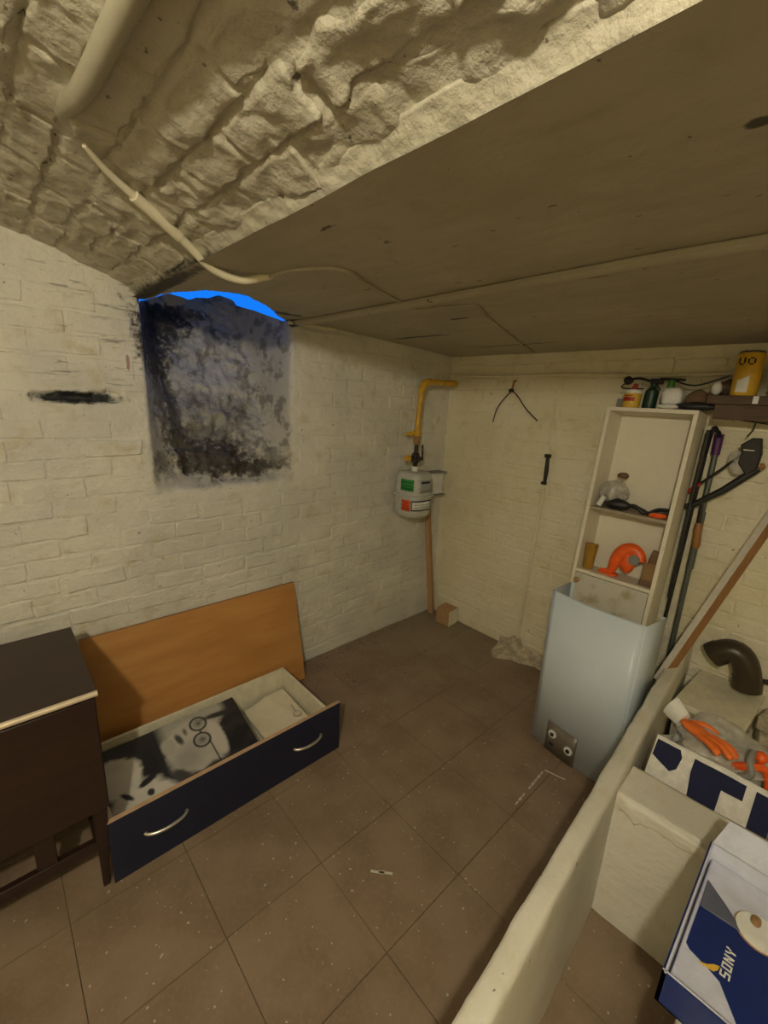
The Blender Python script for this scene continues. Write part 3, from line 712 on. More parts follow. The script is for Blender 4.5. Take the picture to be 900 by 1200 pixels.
# on top of the unit
t = on_unit('metal_box', 'small plain grey box at the left back corner on top of the unit', 'box', .115, .148, zst)
MB().box(-.03, .03, -.025, .03, 0, .05).build('box_body', MAT_GREY, t, .002)
t = on_unit('paint_tin', 'small yellow and white tin with red print on the left of the unit top', 'tin', .045, .098, zst)
MB().lathe([(.034, 0), (.036, .003), (.036, .070), (.034, .073)], 24).build('tin_body', MAT_JARYEL, t)
MB().lathe([(.0365, .066), (.038, .068), (.038, .080), (.034, .083)], 24).build('lid', MAT_WHITE, t)
for (z0, z1, a0, a1) in ((.030, .048, 120, 215), (.052, .057, 130, 200)):
    n = 8; V = []
    for z in (z0, z1):
        for i in range(n+1):
            a = math.radians(a0+(a1-a0)*i/n); V.append((.0368*math.cos(a), .0368*math.sin(a), z))
    o = link('print_band', mesh('print_band', V, [(i, i+1, i+n+2, i+n+1) for i in range(n)]), MAT_REDD, t)
t = on_unit('hand_clamp', 'black and red hand tool lying across the small yellow tin', 'tool', .045, .098, zst+.0845)
lump('head', MAT_BLACKIRON, (0, .035, .042), (.016, .022, .018), .006, 50, 7, t, 3)
MB().tube(catmull([(0, .03, .045), (.0, -.01, .052), (0, -.06, .04)], 5), [.006]*11, 8).build('handle', MAT_BLACK, t)
MB().tube(catmull([(-.004, .04, .03), (-.01, .055, .012), (-.004, .03, .006), (0, -.04, .006)], 5), .003, 6).build('wire_loop', MAT_BLACK, t)
MB().tube([(0, 0, .0), (0, -.004, .028)], [.014, .009], 8).build('spring', MAT_REDD, t)
t = on_unit('spray_bottle', 'dark green bottle standing right of the small yellow tin', 'bottle', .08, .032, zst)
MB().lathe([(.026, 0), (.028, .005), (.028, .085), (.012, .105), (.012, .12)], 16).build('bottle_body', MAT_DKGREEN, t)
m = MB(); m.box(-.012, .012, -.035, .014, .118, .14); m.tube([(0, -.01, .118), (0, -.03, .09)], .004, 6); m.build('trigger_head', MAT_BLACK, t, .003)
t = on_unit('green_bottle', 'leaf-green capped bottle behind the white paper lumps on the unit top', 'bottle', .09, -.035, zst)
MB().lathe([(.022, 0), (.024, .004), (.024, .07), (.012, .095)], 14).build('bottle_body', MAT_DKGREEN, t)
MB().lathe([(.014, .093), (.016, .097), (.013, .135)], 10).build('cap', MAT_BRGREEN, t)
MB().tube([(0, -.05, .138), (0, .05, .142)], .006, 6).build('stick', MAT_BLACK, t)
o = lump('paper_wad', MAT_WHITE, (0, 0, .045), (.032, .042, .040), .008, 20, 31, None, 4, .7); o.location = uw(.05, -.065, zst+.012); tag(o, 'larger crumpled white paper wad on top of the shelf unit', 'paper')
o = lump('paper_scrap', MAT_WHITE, (0, 0, .012), (.026, .045, .012), .006, 35, 33, None, 3); o.location = uw(.02, -.06, zst+.001); tag(o, 'flattened white paper scrap at the front edge of the unit top', 'paper')
o = lump('cloth_bundle', MAT_BROWN, (0, 0, .04), (.04, .045, .04), .014, 25, 35, None, 4); o.location = uw(.09, -.145, zst+.012); tag(o, 'brown cloth bundle at the right end of the unit top', 'cloth')
lump('bag_fold', MAT_CLEARW, (0.02, .03, .055), (.03, .04, .03), .012, 30, 36, o, 3)
o = lump('black_rag', MAT_BLACK, (0, 0, .015), (.035, .085, .016), .008, 25, 37, None, 4); o.location = uw(.035, -.16, zst+.004); tag(o, 'black rag draped over the right front edge of the unit top', 'rag')

# ------------------------------------------------------------------ dark wall shelf at the right with its things
t = thing('wall_shelf', 'dark wooden wall shelf at the top right above the hanging tools', 'shelf', (2.05, -.80, 1.588))
MB().box(-.175, 0, -.42, .33, 0, .034).build('board', MAT_SHELFDARK, t, .002)
MB().box(-.165, -.12, -.42, .30, -.060, -.001).build('batten', MAT_SHELFDARK, t, .002)
MB().box(-.16, -.002, -.33, -.30, -.16, -.002).build('bracket', MAT_SHELFDARK, t, .002)
MB().box(-.180, -.1755, .165, .182, .004, .032).build('price_clip', MAT_WHITE, t)
zb = 1.6225
t = thing('yellow_tin', 'tall glossy yellow tin with black letters on the dark wall shelf', 'tin', (1.925, -.575, zb))
MB().lathe([(.042, 0), (.044, .003), (.044, .156), (.041, .160)], 28).build('tin_body', MAT_CANYEL, t)
MB().lathe([(.041, .159), (.043, .163), (.037, .168), (.036, .163)], 24).build('rim', MAT_SCRAP, t)
# lettering wrapped on the can
FONT = {'U': ['1001', '1001', '1001', '1001', '0110'], 'O': ['0110', '1001', '1001', '1001', '0110']}
def wrap_letters(par, mat, rad, a_start, z0, cell, txt, da):
    for ch in txt:
        m = MB()
        for r, row in enumerate(FONT[ch]):
            for c, v in enumerate(row):
                if v == '1':
                    a0 = a_start+da*c; a1 = a0+da; z1 = z0-cell*r; V = []
                    for rr in (rad, rad+.0008):
                        for (a, z) in ((a0, z1), (a1, z1), (a1, z1-cell), (a0, z1-cell)): V.append((rr*math.cos(a), rr*math.sin(a), z))
                    m.add(V, [(0, 1, 2, 3), (7, 6, 5, 4), (0, 4, 5, 1), (1, 5, 6, 2), (2, 6, 7, 3), (3, 7, 4, 0)])
        m.build('letter', mat, par); a_start += da*5
wrap_letters(t, MAT_CANTEXT, .0443, math.radians(136), .142, .0056, 'UO', math.radians(8.2))
n = 8; V = []
for z0 in (.012, .055):
    for i in range(n+1):
        a = math.radians(150+50*i/n); V.append((.0445*math.cos(a), .0445*math.sin(a), z0+(.02*i/n if z0 > .03 else 0)))
link('print_swirl', mesh('print_swirl', V, [(i, i+1, i+n+2, i+n+1) for i in range(n)]), MAT_WHITE, t)
t = thing('teal_bottle', 'dark teal bottle at the frame edge right of the yellow tin', 'bottle', (1.935, -.690, zb))
MB().lathe([(.036, 0), (.038, .004), (.038, .12), (.030, .145), (.016, .16), (.016, .18)], 20).build('bottle_body', MAT_TEAL, t)
MB().lathe([(.0385, .03), (.0388, .031), (.0388, .06), (.0385, .061)], 20).build('label_band', MAT_WHITE, t)
o = lump('paper_wad', MAT_WHITE, (0, 0, .028), (.018, .02, .026), .006, 40, 41, None, 3); o.location = (1.93, -.485, zb+.001); tag(o, 'small pale paper wad on the wall shelf left of the yellow tin', 'paper')
o = lump('leather_pouch', MAT_SHELFDARK, (0, 0, .030), (.05, .05, .032), .012, 25, 42, None, 4); o.location = (1.98, -.515, zb-.001); tag(o, 'dark crumpled pouch behind the small paper wad on the wall shelf', 'pouch')
tag(MB().tube(catmull([(1.93, -.52, 1.70), (1.925, -.46, 1.675), (1.94, -.41, 1.662), (1.96, -.36, 1.668), (2.0, -.30, 1.69)], 5), .0035, 6).build('cable', MAT_BLACK), 'loose black cable trailing over the shelf between unit top and yellow tin', 'cable')

# ------------------------------------------------------------------ tools right of the unit
t = thing('pole', 'long grey pole with purple grip leaning on the right wall beside the unit', 'pole', (1.99, -.525, 0))
MB().tube([(0, -.004, .003), (.042, .012, 1.39)], .0115, 12).build('shaft', MAT_GREYROD, t)
MB().tube([(.042, .012, 1.375), (.045, .014, 1.465)], [.0165, .018], 12).build('grip', MAT_PURPLE, t)
MB().tube([(.026, .004, .85), (.034, .008, 1.12)], .015, 12).build('outer_sleeve', MAT_GREYROD, t)
t = thing('crowbar', 'thin black bar standing between the unit and the purple-gripped pole', 'bar', (2.0, -.475, 0))
MB().tube(catmull([(-.030, .004, .002), (.022, .0, .9), (.036, -.004, 1.44), (.02, -.03, 1.475), (.0, -.045, 1.455)], 6), .008, 8).build('shank', MAT_BLACKIRON, t)
t = thing('tool_sheath', 'long narrow black sheath hanging down the right side of the shelf unit', 'sheath', (1.985, -.478, .70))
MB().hexa([(-.03, -.006, 0), (-.016, -.006, 0), (-.016, .006, 0), (-.03, .006, 0)], [(-.03, -.008, .46), (.025, -.008, .46), (.025, .006, .46), (-.03, .006, .46)]).build('sheath_body', MAT_BLACK, t, .004)
MB().hexa([(-.03, -.008, .46), (.025, -.008, .46), (.025, .006, .46), (-.03, .006, .46)], [(-.01, -.010, .78), (.04, -.010, .78), (.04, .006, .78), (-.01, .006, .78)]).build('upper_strap', MAT_BLACKIRON, t, .004)
t = thing('hand_tool', 'short orange-brown wooden handle hanging below the black arms', 'tool', (2.0, -.520, .955))
MB().tube([(0, -.008, 0), (0, -.006, .02), (.0, .0, .09), (.002, .002, .115)], [.013, .017, .016, .013], 12).build('handle', MAT_TAN, t)
MB().tube([(.002, .002, .115), (.006, .008, .20)], [.009, .007], 8).build('shank', MAT_BLACKIRON, t)
t = thing('lopper', 'black two-armed cutting tool with a heavy head hanging by wire on the right wall', 'tool', (1.99, -.64, 1.40))
MB().tube([(0, .0, .03), (-.01, .085, -.08), (-.01, .170, -.178)], .0055, 8).build('arm', MAT_BLACKIRON, t)
MB().tube([(-.01, .145, -.150), (-.01, .185, -.195)], .008, 8).build('red_tip', MAT_REDD, t)
MB().tube([(0, -.032, -.06), (-.01, .06, -.165), (-.01, .168, -.262)], [.016, .015, .012], 10).build('arm', MAT_BLACK, t)
MB().tube([(-.01, .155, -.255), (-.012, .195, -.262), (-.012, .205, -.25)], [.014, .010, .008], 10).build('hook_end', MAT_BLACKIRON, t)
m = MB(); m.prism([(-.022, .062), (.008, .060), (.040, .030), (.030, .0), (.034, -.045), (.0, -.09), (-.030, -.065), (-.034, .0)], -.022, .018, 'x'); m.build('head', MAT_BLACKIRON, t, .004)
MB().box(-.026, -.022, -.010, .026, .010, .013).build('blade_edge', MAT_CHROME, t)
MB().tube([(-.008, -.040, -.05), (-.008, -.052, -.045)], .013, 10).build('end_knob', MAT_TAN, t)
lump('clear_bag', MAT_CLEAR, (0, .030, -.045), (.015, .045, .05), .012, 30, 8, t, 3)
t = thing('hanging_wire', 'thin dark wires looped under the dark wall shelf at the frame edge', 'wire', (1.96, -.62, 1.52))
for k, (a, b, c) in enumerate((((0, .10, .03), (0, .0, -.018), (.0, -.12, .02)), ((0, .06, .035), (0, -.01, -.012), (0, -.10, .0)))):
    MB().tube(arc(a, b, c, 8), .0022, 6).build('wire', MAT_BLACKIRON, t)
MB().tube([(0, -.012, .0), (.012, -.008, -.03), (.015, .006, -.055)], .003, 6).build('wire', MAT_BLACKIRON, t)

# ------------------------------------------------------------------ boiler casing
t = thing('boiler_casing', 'pale blue-white metal boiler cover with a small grey control panel, standing on the floor', 'boiler cover', (1.432, -.345, 0), (0, 0, math.radians(-5.5)))
def casing_front(n=16, bulge=.022, hw=.192):
    return [(-bulge*(1-(2*k/n-1)**2)*1.0, -hw+2*hw*k/n) for k in range(n+1)]
fr = casing_front(); zt = .762; zb_ = .012
def strip(line, z0, z1, name, mat, par, th=.0022, nz=1):
    V = [(x, y, z) for z in (z0, z1) for x, y in line]; n = len(line)
    o = link(name, mesh(name, V, [(i, i+1, i+n+1, i+n) for i in range(n-1)]), mat, par)
    s = o.modifiers.new('s', 'SOLIDIFY'); s.thickness = th; s.offset = 0; return o
strip(fr, .004, zt, 'front_panel', MAT_CASING, t)
rside = [(0, -.192), (.004, -.196), (.148, -.208)]; lside = [(0, .192), (.004, .194), (.150, .196)]
strip(rside, .004, zt, 'side_panel', MAT_CASING, t); strip(lside, .004, zt, 'side_panel', MAT_CASING, t)
strip([(.148, -.208), (.148, -.192)], .004, zt, 'return_flange', MAT_CASING, t); strip([(.150, .196), (.150, .180)], .004, zt, 'return_flange', MAT_CASING, t)
strip([(x-.0015, y) for x, y in fr], zt-.002, zt+.0015, 'top_hem', MAT_CASING, t, .004)
pl = [(-.022*(1-(y/.192)**2)-.0025, y) for y in np.linspace(.108, -.038, 9)]
cp = strip(pl, .000, .150, 'control_panel', MAT_PLATE, t, .003)
for (y, z) in ((.075, .098), (-.008, .070)):
    xk = -.022*(1-(y/.192)**2)-.004
    k = MB().tube([(xk, y, z), (xk-.006, y, z)], .019, 20).build('dial', MAT_KNOBW, cp)
    MB().tube([(xk-.0062, y, z), (xk-.011, y, z)], .009, 14).build('dial_centre', MAT_BLACK, cp)
MB().box(-.0235, -.0215, .050, .085, .035, .050).build('switch', MAT_BLACK, cp)
MB().box(-.0255, -.0238, -.025, .075, .130, .136).build('print_line', MAT_GREY, cp)

# ------------------------------------------------------------------ long plank leaning at right
t = thing('plank', 'long narrow board with white face and brown side, leaning diagonally at far right', 'plank', (1.655, -.560, .44))
a = Vector((0, 0, 0)); b = Vector((1.985-1.655, -.80+.560, 1.36-.44)); d = (b-a).normalized()
u = Vector((0, 1, 0)); u = (u-d*u.dot(d)).normalized(); v = d.cross(u)
wv, wu = .030, .026
# cross-section chosen so the white narrow face looks up-left and the brown side down-right
nu = (Vector((-.55, .25, .55))); nu = (nu-d*nu.dot(d)).normalized(); nv = d.cross(nu)
def q(p, th=.018, wd=.062): return [p-nu*th/2-nv*wd/2, p+nu*th/2-nv*wd/2, p+nu*th/2+nv*wd/2, p-nu*th/2+nv*wd/2]
def sect(p, a0, a1, b0, b1): return [p+nu*a0+nv*b0, p+nu*a1+nv*b0, p+nu*a1+nv*b1, p+nu*a0+nv*b1]
MB().hexa(sect(a, -.05, -.001, -.011, .013), sect(b, -.05, -.001, -.011, .013)).build('board', MAT_RAWWOOD, t, .001)
MB().hexa(sect(a, 0, .003, -.0115, .0135), sect(b, 0, .003, -.0115, .0135)).build('white_face', MAT_PLANKWHITE, t)

# ------------------------------------------------------------------ things behind the partition
t = thing('drain_elbow', 'dark brown plastic drain elbow sticking out of the right wall', 'pipe elbow', (1.96, -.76, .40))
cur = arc((-.01, .062, .118), (0, -.030, .225), (-.005, -.068, .03), 12)
MB().tube(cur, .050, 22, cap=False).build('bend', MAT_ELBOW, t)
MB().tube([cur[0]+Vector((0, .010, -.012)), cur[1]], .0535, 22, cap=False).build('socket', MAT_ELBOW, t)
MB().tube([cur[-1]+Vector((0, 0, -.02)), cur[-2]], .0535, 22, cap=False).build('socket', MAT_ELBOW, t)
MB().tube([(0, -.085, .06), (.09, -.16, .04)], .012, 8).build('clamp_rod', MAT_BLACKIRON, t)
t = thing('stone_slab', 'square yellowish-white slab lying under the dark drain elbow', 'slab', (1.86, -.755, .0), (0, 0, math.radians(-3)))
MB().box(-.185, .185, -.125, .115, .345, .372).build('slab_top', MAT_SLAB, t, .004)
MB().box(-.165, .165, -.110, .100, 0, .344).build('masonry_base', MAT_CURB, t, .006)
# rubble bricks beside it
k = 0
for (x, y, z, rz) in ((1.93, -.985, .10, .1), (1.95, -.99, .17, -.1), (1.90, -.985, .24, .05), (1.94, -.99, .31, .2), (1.93, -.985, .38, -.15)):
    me = brick_mesh(60+k, .19, .062, .05, 6, 4)
    lab = ['lowest', 'second lowest', 'middle', 'second highest', 'topmost'][k]
    o = MB().box(-.05, .05, -.09, .09, -.032, .032).build('loose_brick', MAT_PLASTER, bevel=.008); o.location = (x, y, z-.066); o.rotation_euler = (0, 0, rz)
    tag(o, lab+' rough plastered brick of the pile at the far right behind the bag', 'brick', 'bricks piled behind the bag'); k += 1

# carrier bag
t = thing('shopping_bag', 'large white woven bag with navy block letters standing behind the cross wall', 'bag', (1.16, -.84, 0))
BH = .497; HWY = .155
n, mz = 26, 22
Yg, Zg = np.meshgrid(np.linspace(-HWY, HWY, n), np.concatenate([np.linspace(0, .72, 8), np.linspace(.74, 1, mz-8)]), indexing='ij')
front = lambda y, z: .045-.85*np.minimum((1-z)*BH, .135)+.007*fbm(y*14, z*5, 3.3, 2)
P = np.stack([front(Yg, Zg), Yg*(1-.06*(1-Zg)), Zg*BH-.012*(Yg/HWY)*0], -1)
link('front_face', grid_mesh('front_face', P), MAT_BAGW, t)
P = np.stack([.24+.012*fbm(Yg*12, Zg*6, 9, 2), Yg*(1-.05*(1-Zg)), Zg*(BH-.05)], -1)
link('back_face', grid_mesh('back_face', P, flip=True), MAT_BAGW, t)
for s in (-1, 1):
    Sg, Zg2 = np.meshgrid(np.linspace(0, 1, 12), Zg[0], indexing='ij')
    fx = front(np.full_like(Zg2, s*HWY), Zg2)
    P = np.stack([fx+(.24-fx)*Sg, s*(HWY*(1-.06*(1-Zg2))-.03*np.sin(Sg*math.pi)*Zg2), Zg2*(BH-.05*Sg)], -1)
    link('side_face', grid_mesh('side_face', P), MAT_BAGW, t)
MB().tube([(front(np.array(y), 1.0)-.001, y, BH) for y in np.linspace(-HWY, HWY, 16)], .0035, 6).build('rim_hem', MAT_WHITE, t)
def bag_print(name, poly):
    """navy block on the front face; poly of (y, z) in metres"""
    m = MB(); ys = [p[0] for p in poly]; zs = [p[1] for p in poly]
    me = bpy.data.meshes.new(name); bm = bmesh.new()
    cv = lambda s_: s_/1.31 if s_ < .177 else s_-.042
    vs = [bm.verts.new((0, y, BH-cv(BH-z))) for y, z in poly]; bm.faces.new(vs); bmesh.ops.triangulate(bm, faces=bm.faces)
    for _ in range(3): bmesh.ops.subdivide_edges(bm, edges=[e for e in bm.edges if e.calc_length() > .018], cuts=1, use_grid_fill=False); bmesh.ops.triangulate(bm, faces=bm.faces)
    for v_ in bm.verts: v_.co.x = float(front(np.array(v_.co.y), np.array(v_.co.z/BH)))-.0034
    bm.to_mesh(me); bm.free(); return link(name, me, MAT_BAGN, t)
# letters run down the bag: (y to the left in the picture is +y)
bag_print('printed_block', [(.150, BH-.008), (.085, BH-.008), (.075, BH-.030), (.080, BH-.070), (.095, BH-.085), (.150, BH-.060)])
bag_print('printed_block', [(.150, BH-.150), (.118, BH-.160), (.118, BH-.185), (.150, BH-.185)])
bag_print('printed_letter', [(.045, BH-.012), (-.085, BH-.012), (-.085, BH-.058), (-.035, BH-.058), (-.035, BH-.26), (.012, BH-.26), (.012, BH-.058), (.045, BH-.058)])
bag_print('printed_block', [(-.108, BH-.012), (-.153, BH-.012), (-.153, BH-.26), (-.108, BH-.26)])
# content of the bag: things of their own
t = thing('rubber_glove', 'orange rubber glove with a white cuff lying on top in the bag', 'glove', (1.265, -.765, .545), (0, .25, -.40))
t.scale = (1.2, 1.2, 1.2)
lump('palm', MAT_ORANGEGLOVE, (0, -.01, 0), (.026, .045, .013), .005, 30, 51, t, 3)
for k, (dx, L, dz) in enumerate(((-.028, .062, .004), (-.012, .078, .010), (.006, .076, .010), (.022, .060, .002))):
    MB().tube(catmull([(dx*.8, -.03, 0), (dx*1.3, -.03-L*.6, dz), (dx*1.5, -.03-L, -.004)], 4), [.009]*8+[.006], 8).build('finger', MAT_ORANGEGLOVE, t)
MB().tube(catmull([(.02, .02, 0), (.045, .0, .008), (.055, -.03, .002)], 4), .009, 8).build('thumb', MAT_ORANGEGLOVE, t)
m = MB(); m.tube([(0, .03, .0), (.006, .075, .014)], [.026, .034], 14, sq=.5); m.build('cuff', MAT_WHITE, t)
MB().prism([(-.008, .050), (.018, .058), (.0, .072)], .0235, .0245).build('blue_print', MAT_TEAL, t)
t = thing('strap_coil', 'orange and grey strap coil under the clear plastic at the right of the bag', 'strap', (1.245, -.935, .500))
MB().tube(catmull([(0, .05, .0), (-.02, .02, .03), (0, -.01, .035), (.01, -.03, .0), (-.03, -.035, -.01)], 6), .012, 8).build('orange_loop', MAT_ORANGE, t)
MB().tube(catmull([(-.03, .03, -.005), (-.035, .01, .02), (-.02, .02, .05), (.02, .02, .06)], 6), .010, 8).build('grey_loop', MAT_GREY, t)
lump('orange_bulb', MAT_ORANGE, (.02, -.0, .055), (.02, .018, .018), .004, 30, 52, t, 3)
o = lump('plastic_wrap', MAT_CLEAR, (0, 0, 0), (.10, .135, .035), .030, 16, 53, None, 5); o.location = (1.31, -.845, .505); o.rotation_euler = (0, -.25, 0)
tag(o, 'sheet of clear crumpled plastic wrap bulging from the top of the bag', 'plastic wrap')
o = lump('plastic_wrap', MAT_CLEARW, (0, 0, 0), (.09, .12, .05), .02, 18, 54, None, 4); o.location = (1.27, -.84, .44); tag(o, 'milky plastic packing filling the bag below the clear wrap', 'plastic wrap')

# opened carton with printed insert
t = thing('carton', 'open shallow white and navy carton lying in the bottom right corner', 'carton', (.61, -1.06, .508))
CX0, CX1, CY1, CY0, CH = -.178, .185, .162, -.20, .072
MB().box(CX0, CX1, CY0, CY1, 0, .003).build('bottom', MAT_BOXWHITE, t)
MB().box(CX0, CX0+.003, CY0, CY1, 0, CH).build('near_wall', MAT_NAVYCARD, t)
MB().box(CX0+.0031, CX0+.006, CY0, CY1, 0, CH+.001).build('near_lining', MAT_BOXWHITE, t)
MB().box(CX0, CX1, CY1-.003, CY1, 0, CH).build('long_wall', MAT_NAVYCARD, t)
MB().box(CX0, CX1, CY1-.0065, CY1-.0031, 0, CH+.001).build('long_lining', MAT_BOXWHITE, t)
MB().box(CX1-.004, CX1, CY0, CY1, 0, CH).build('far_wall', MAT_BOXWHITE, t)
MB().hexa([(CX1, CY0, CH), (CX1, CY1-.004, CH), (CX1+.003, CY1-.004, CH), (CX1+.003, CY0, CH)], [(CX1+.055, CY0, CH+.035), (CX1+.055, CY1-.02, CH+.035), (CX1+.058, CY1-.02, CH+.034), (CX1+.058, CY0, CH+.034)]).build('end_flap', MAT_BOXWHITE, t, .001)
def arc2(cx, cy, r, a0, a1, n=12): return [(cx+r*math.cos(math.radians(a0+(a1-a0)*i/n)), cy+r*math.sin(math.radians(a0+(a1-a0)*i/n))) for i in range(n+1)]
MB().box(CX0+.02, CX1-.006, CY0, CY1-.010, .0032, .034).build('white_insert', MAT_BOXWHITE, t, .003)
iz = .0345
ins = MB().prism([(.108, .145), (-.062, .146), (-.070, .138), (-.078, .108), (-.086, .088), (-.135, .055), (-.160, -.02), (-.160, -.20), (.12, -.20), (.075, .035), (.050, .077)], iz, iz+.0022).build('navy_insert', MAT_NAVYCARD, t)
ins['label'] = 'navy printed card insert with white lettering'
MB().prism([(.110, .146), (.078, .109), (.056, .087), (.040, .078), (.035, .145)], iz+.0024, iz+.006).build('raised_tab', MAT_TABGREY, ins, .001)
cc = (.066, .052); 
MB().prism(arc2(*cc, .040, 0, 360, 28)[:-1], iz+.0024, iz+.0040).build('round_cutout', MAT_STRIP, t)
MB().prism(arc2(*cc, .0375, 0, 360, 28)[:-1], iz+.0041, iz+.0062).build('white_disc', MAT_WHITE, t)
lump('metal_scrap', MAT_CARD, (.082, .060, iz+.012), (.014, .009, .005), .003, 60, 61, t, 3)
# lettering SONY and the small swallow-like mark
L5 = {'S': [(0, 0, 3, .8), (0, 2.1, 3, 2.9), (0, 4.2, 3, 5), (0, 2.9, .8, 4.2), (2.2, .8, 3, 2.1)],
      'O': [(0, 0, 3, .8), (0, 4.2, 3, 5), (0, .8, .8, 4.2), (2.2, .8, 3, 4.2)],
      'N': [(0, 0, .8, 5), (2.2, 0, 3, 5), (.8, 2.8, 1.3, 4.2), (1.3, 1.8, 1.8, 3.2), (1.7, .8, 2.2, 2.2)],
      'Y': [(1.1, 0, 1.9, 2.4), (0, 3.4, .8, 5), (2.2, 3.4, 3, 5), (.4, 2.4, 1.1, 3.4), (1.9, 2.4, 2.6, 3.4)]}
def letters(txt, org, dirv, upv, s, mat, par, z):
    ox = 0
    for ch in txt:
        m = MB()
        for (x0, y0, x1, y1) in L5[ch]:
            quad = [(org[0]+dirv[0]*(ox+x)*s+upv[0]*y*s*1.0, org[1]+dirv[1]*(ox+x)*s+upv[1]*y*s*1.0) for x, y in ((x0, y0), (x1, y0), (x1, y1), (x0, y1))]
            m.prism(quad, z, z+.0006)
        m.build('letter', mat, par); ox += 4
letters('SONY', (-.074, .076), (1, 0), (0, .72), .0043, MAT_WHITE, ins, iz+.0023)
bird = MB().prism([(-.082, .124), (-.074, .110), (-.064, .101), (-.060, .093), (-.070, .094), (-.078, .099), (-.080, .109)], iz+.0023, iz+.003).build('bird_mark', MAT_JARYEL, ins)

# ------------------------------------------------------------------ dark sideboard on legs
t = thing('sideboard', 'dark brown wooden cabinet on slanted legs at the left edge of the photo', 'cabinet', (-.60, .595, 0))
# local: front y=-.225, right side x=+.41
MB().box(-.42, .408, -.215, .215, .298, .690).build('body', MAT_DARKWOOD, t, .003)
MB().box(-.425, .413, -.228, .218, .690, .708).build('top', MAT_DARKWOOD, t, .002)
MB().tube([(-.425, -.229, .700), (.413, -.229, .700)], .0085, 12).build('front_trim', MAT_GOLD, t)
MB().box(-.004, .404, -.228, -.2155, .302, .684).build('door', MAT_DARKWOOD, t, .002)
MB().box(-.418, -.008, -.228, -.2155, .302, .684).build('door', MAT_DARKWOOD, t, .002)
for sx, sy in ((1, -1), (-1, -1), (1, 1), (-1, 1)):
    x1, x0 = sx*.385, sx*.362; y1 = sy*.205
    MB().hexa([(x0-.009+sx*.012, y1-sy*.0-.009, .0005), (x0+.009+sx*.012, y1-.009, .0005), (x0+.009+sx*.012, y1+.009, .0005), (x0-.009+sx*.012, y1+.009, .0005)],
              [(x1-.022, y1-.018, .30), (x1+.016, y1-.018, .30), (x1+.016, y1+.018, .30), (x1-.022, y1+.018, .30)]).build('leg', MAT_DARKWOOD, t, .002)
for y in (-.205, .205): MB().box(-.375, .375, y-.011, y+.011, .150, .188).build('rail', MAT_DARKWOOD, t, .002)
for x in (-.37, .37): MB().box(x-.011, x+.011, -.2, .2, .150, .185).build('rail', MAT_DARKWOOD, t, .002)
for x in (.245, 0, -.245): MB().box(x-.024, x+.024, -.214, -.190, .189, .297).build('post', MAT_DARKWOOD, t, .002)

# ------------------------------------------------------------------ loose drawer lying on the floor
t = thing('drawer', 'loose drawer with navy front lying on the floor beside the dark cabinet', 'drawer', (.237, .37, 0))
MB().box(-.443, .443, .0, .016, .001, .238).build('front_panel', MAT_NAVY, t, .001)
MB().box(-.443, .443, .0, .0162, .2385, .2398).build('edge_band', MAT_PEACH, t)
MB().box(-.430, .430, .0165, .47, .008, .013).build('bottom_panel', MAT_DRAWERWHITE, t)
MB().box(-.430, -.417, .0165, .47, .003, .172).build('side_panel', MAT_DRAWERWHITE, t, .001)
MB().box(.417, .430, .0165, .47, .003, .172).build('side_panel', MAT_DRAWERWHITE, t, .001)
MB().box(-.417, .417, .457, .47, .003, .172).build('back_panel', MAT_DRAWERWHITE, t, .001)
MB().box(-.443, .443, .0162, .0185, .16, .236).build('inner_face', MAT_DRAWERWHITE, t)
for x0, x1 in ((-.347, -.216), (.208, .338)):
    pts = [((x0+x1)/2+(x1-x0)/2*math.sin(a)*1.0, -.003-.028*math.cos(a), .135-.006*0) for a in np.linspace(-1.45, 1.45, 15)]
    MB().tube(pts, [.006]+[.0058]*13+[.006], 10).build('handle', MAT_CHROME, t)
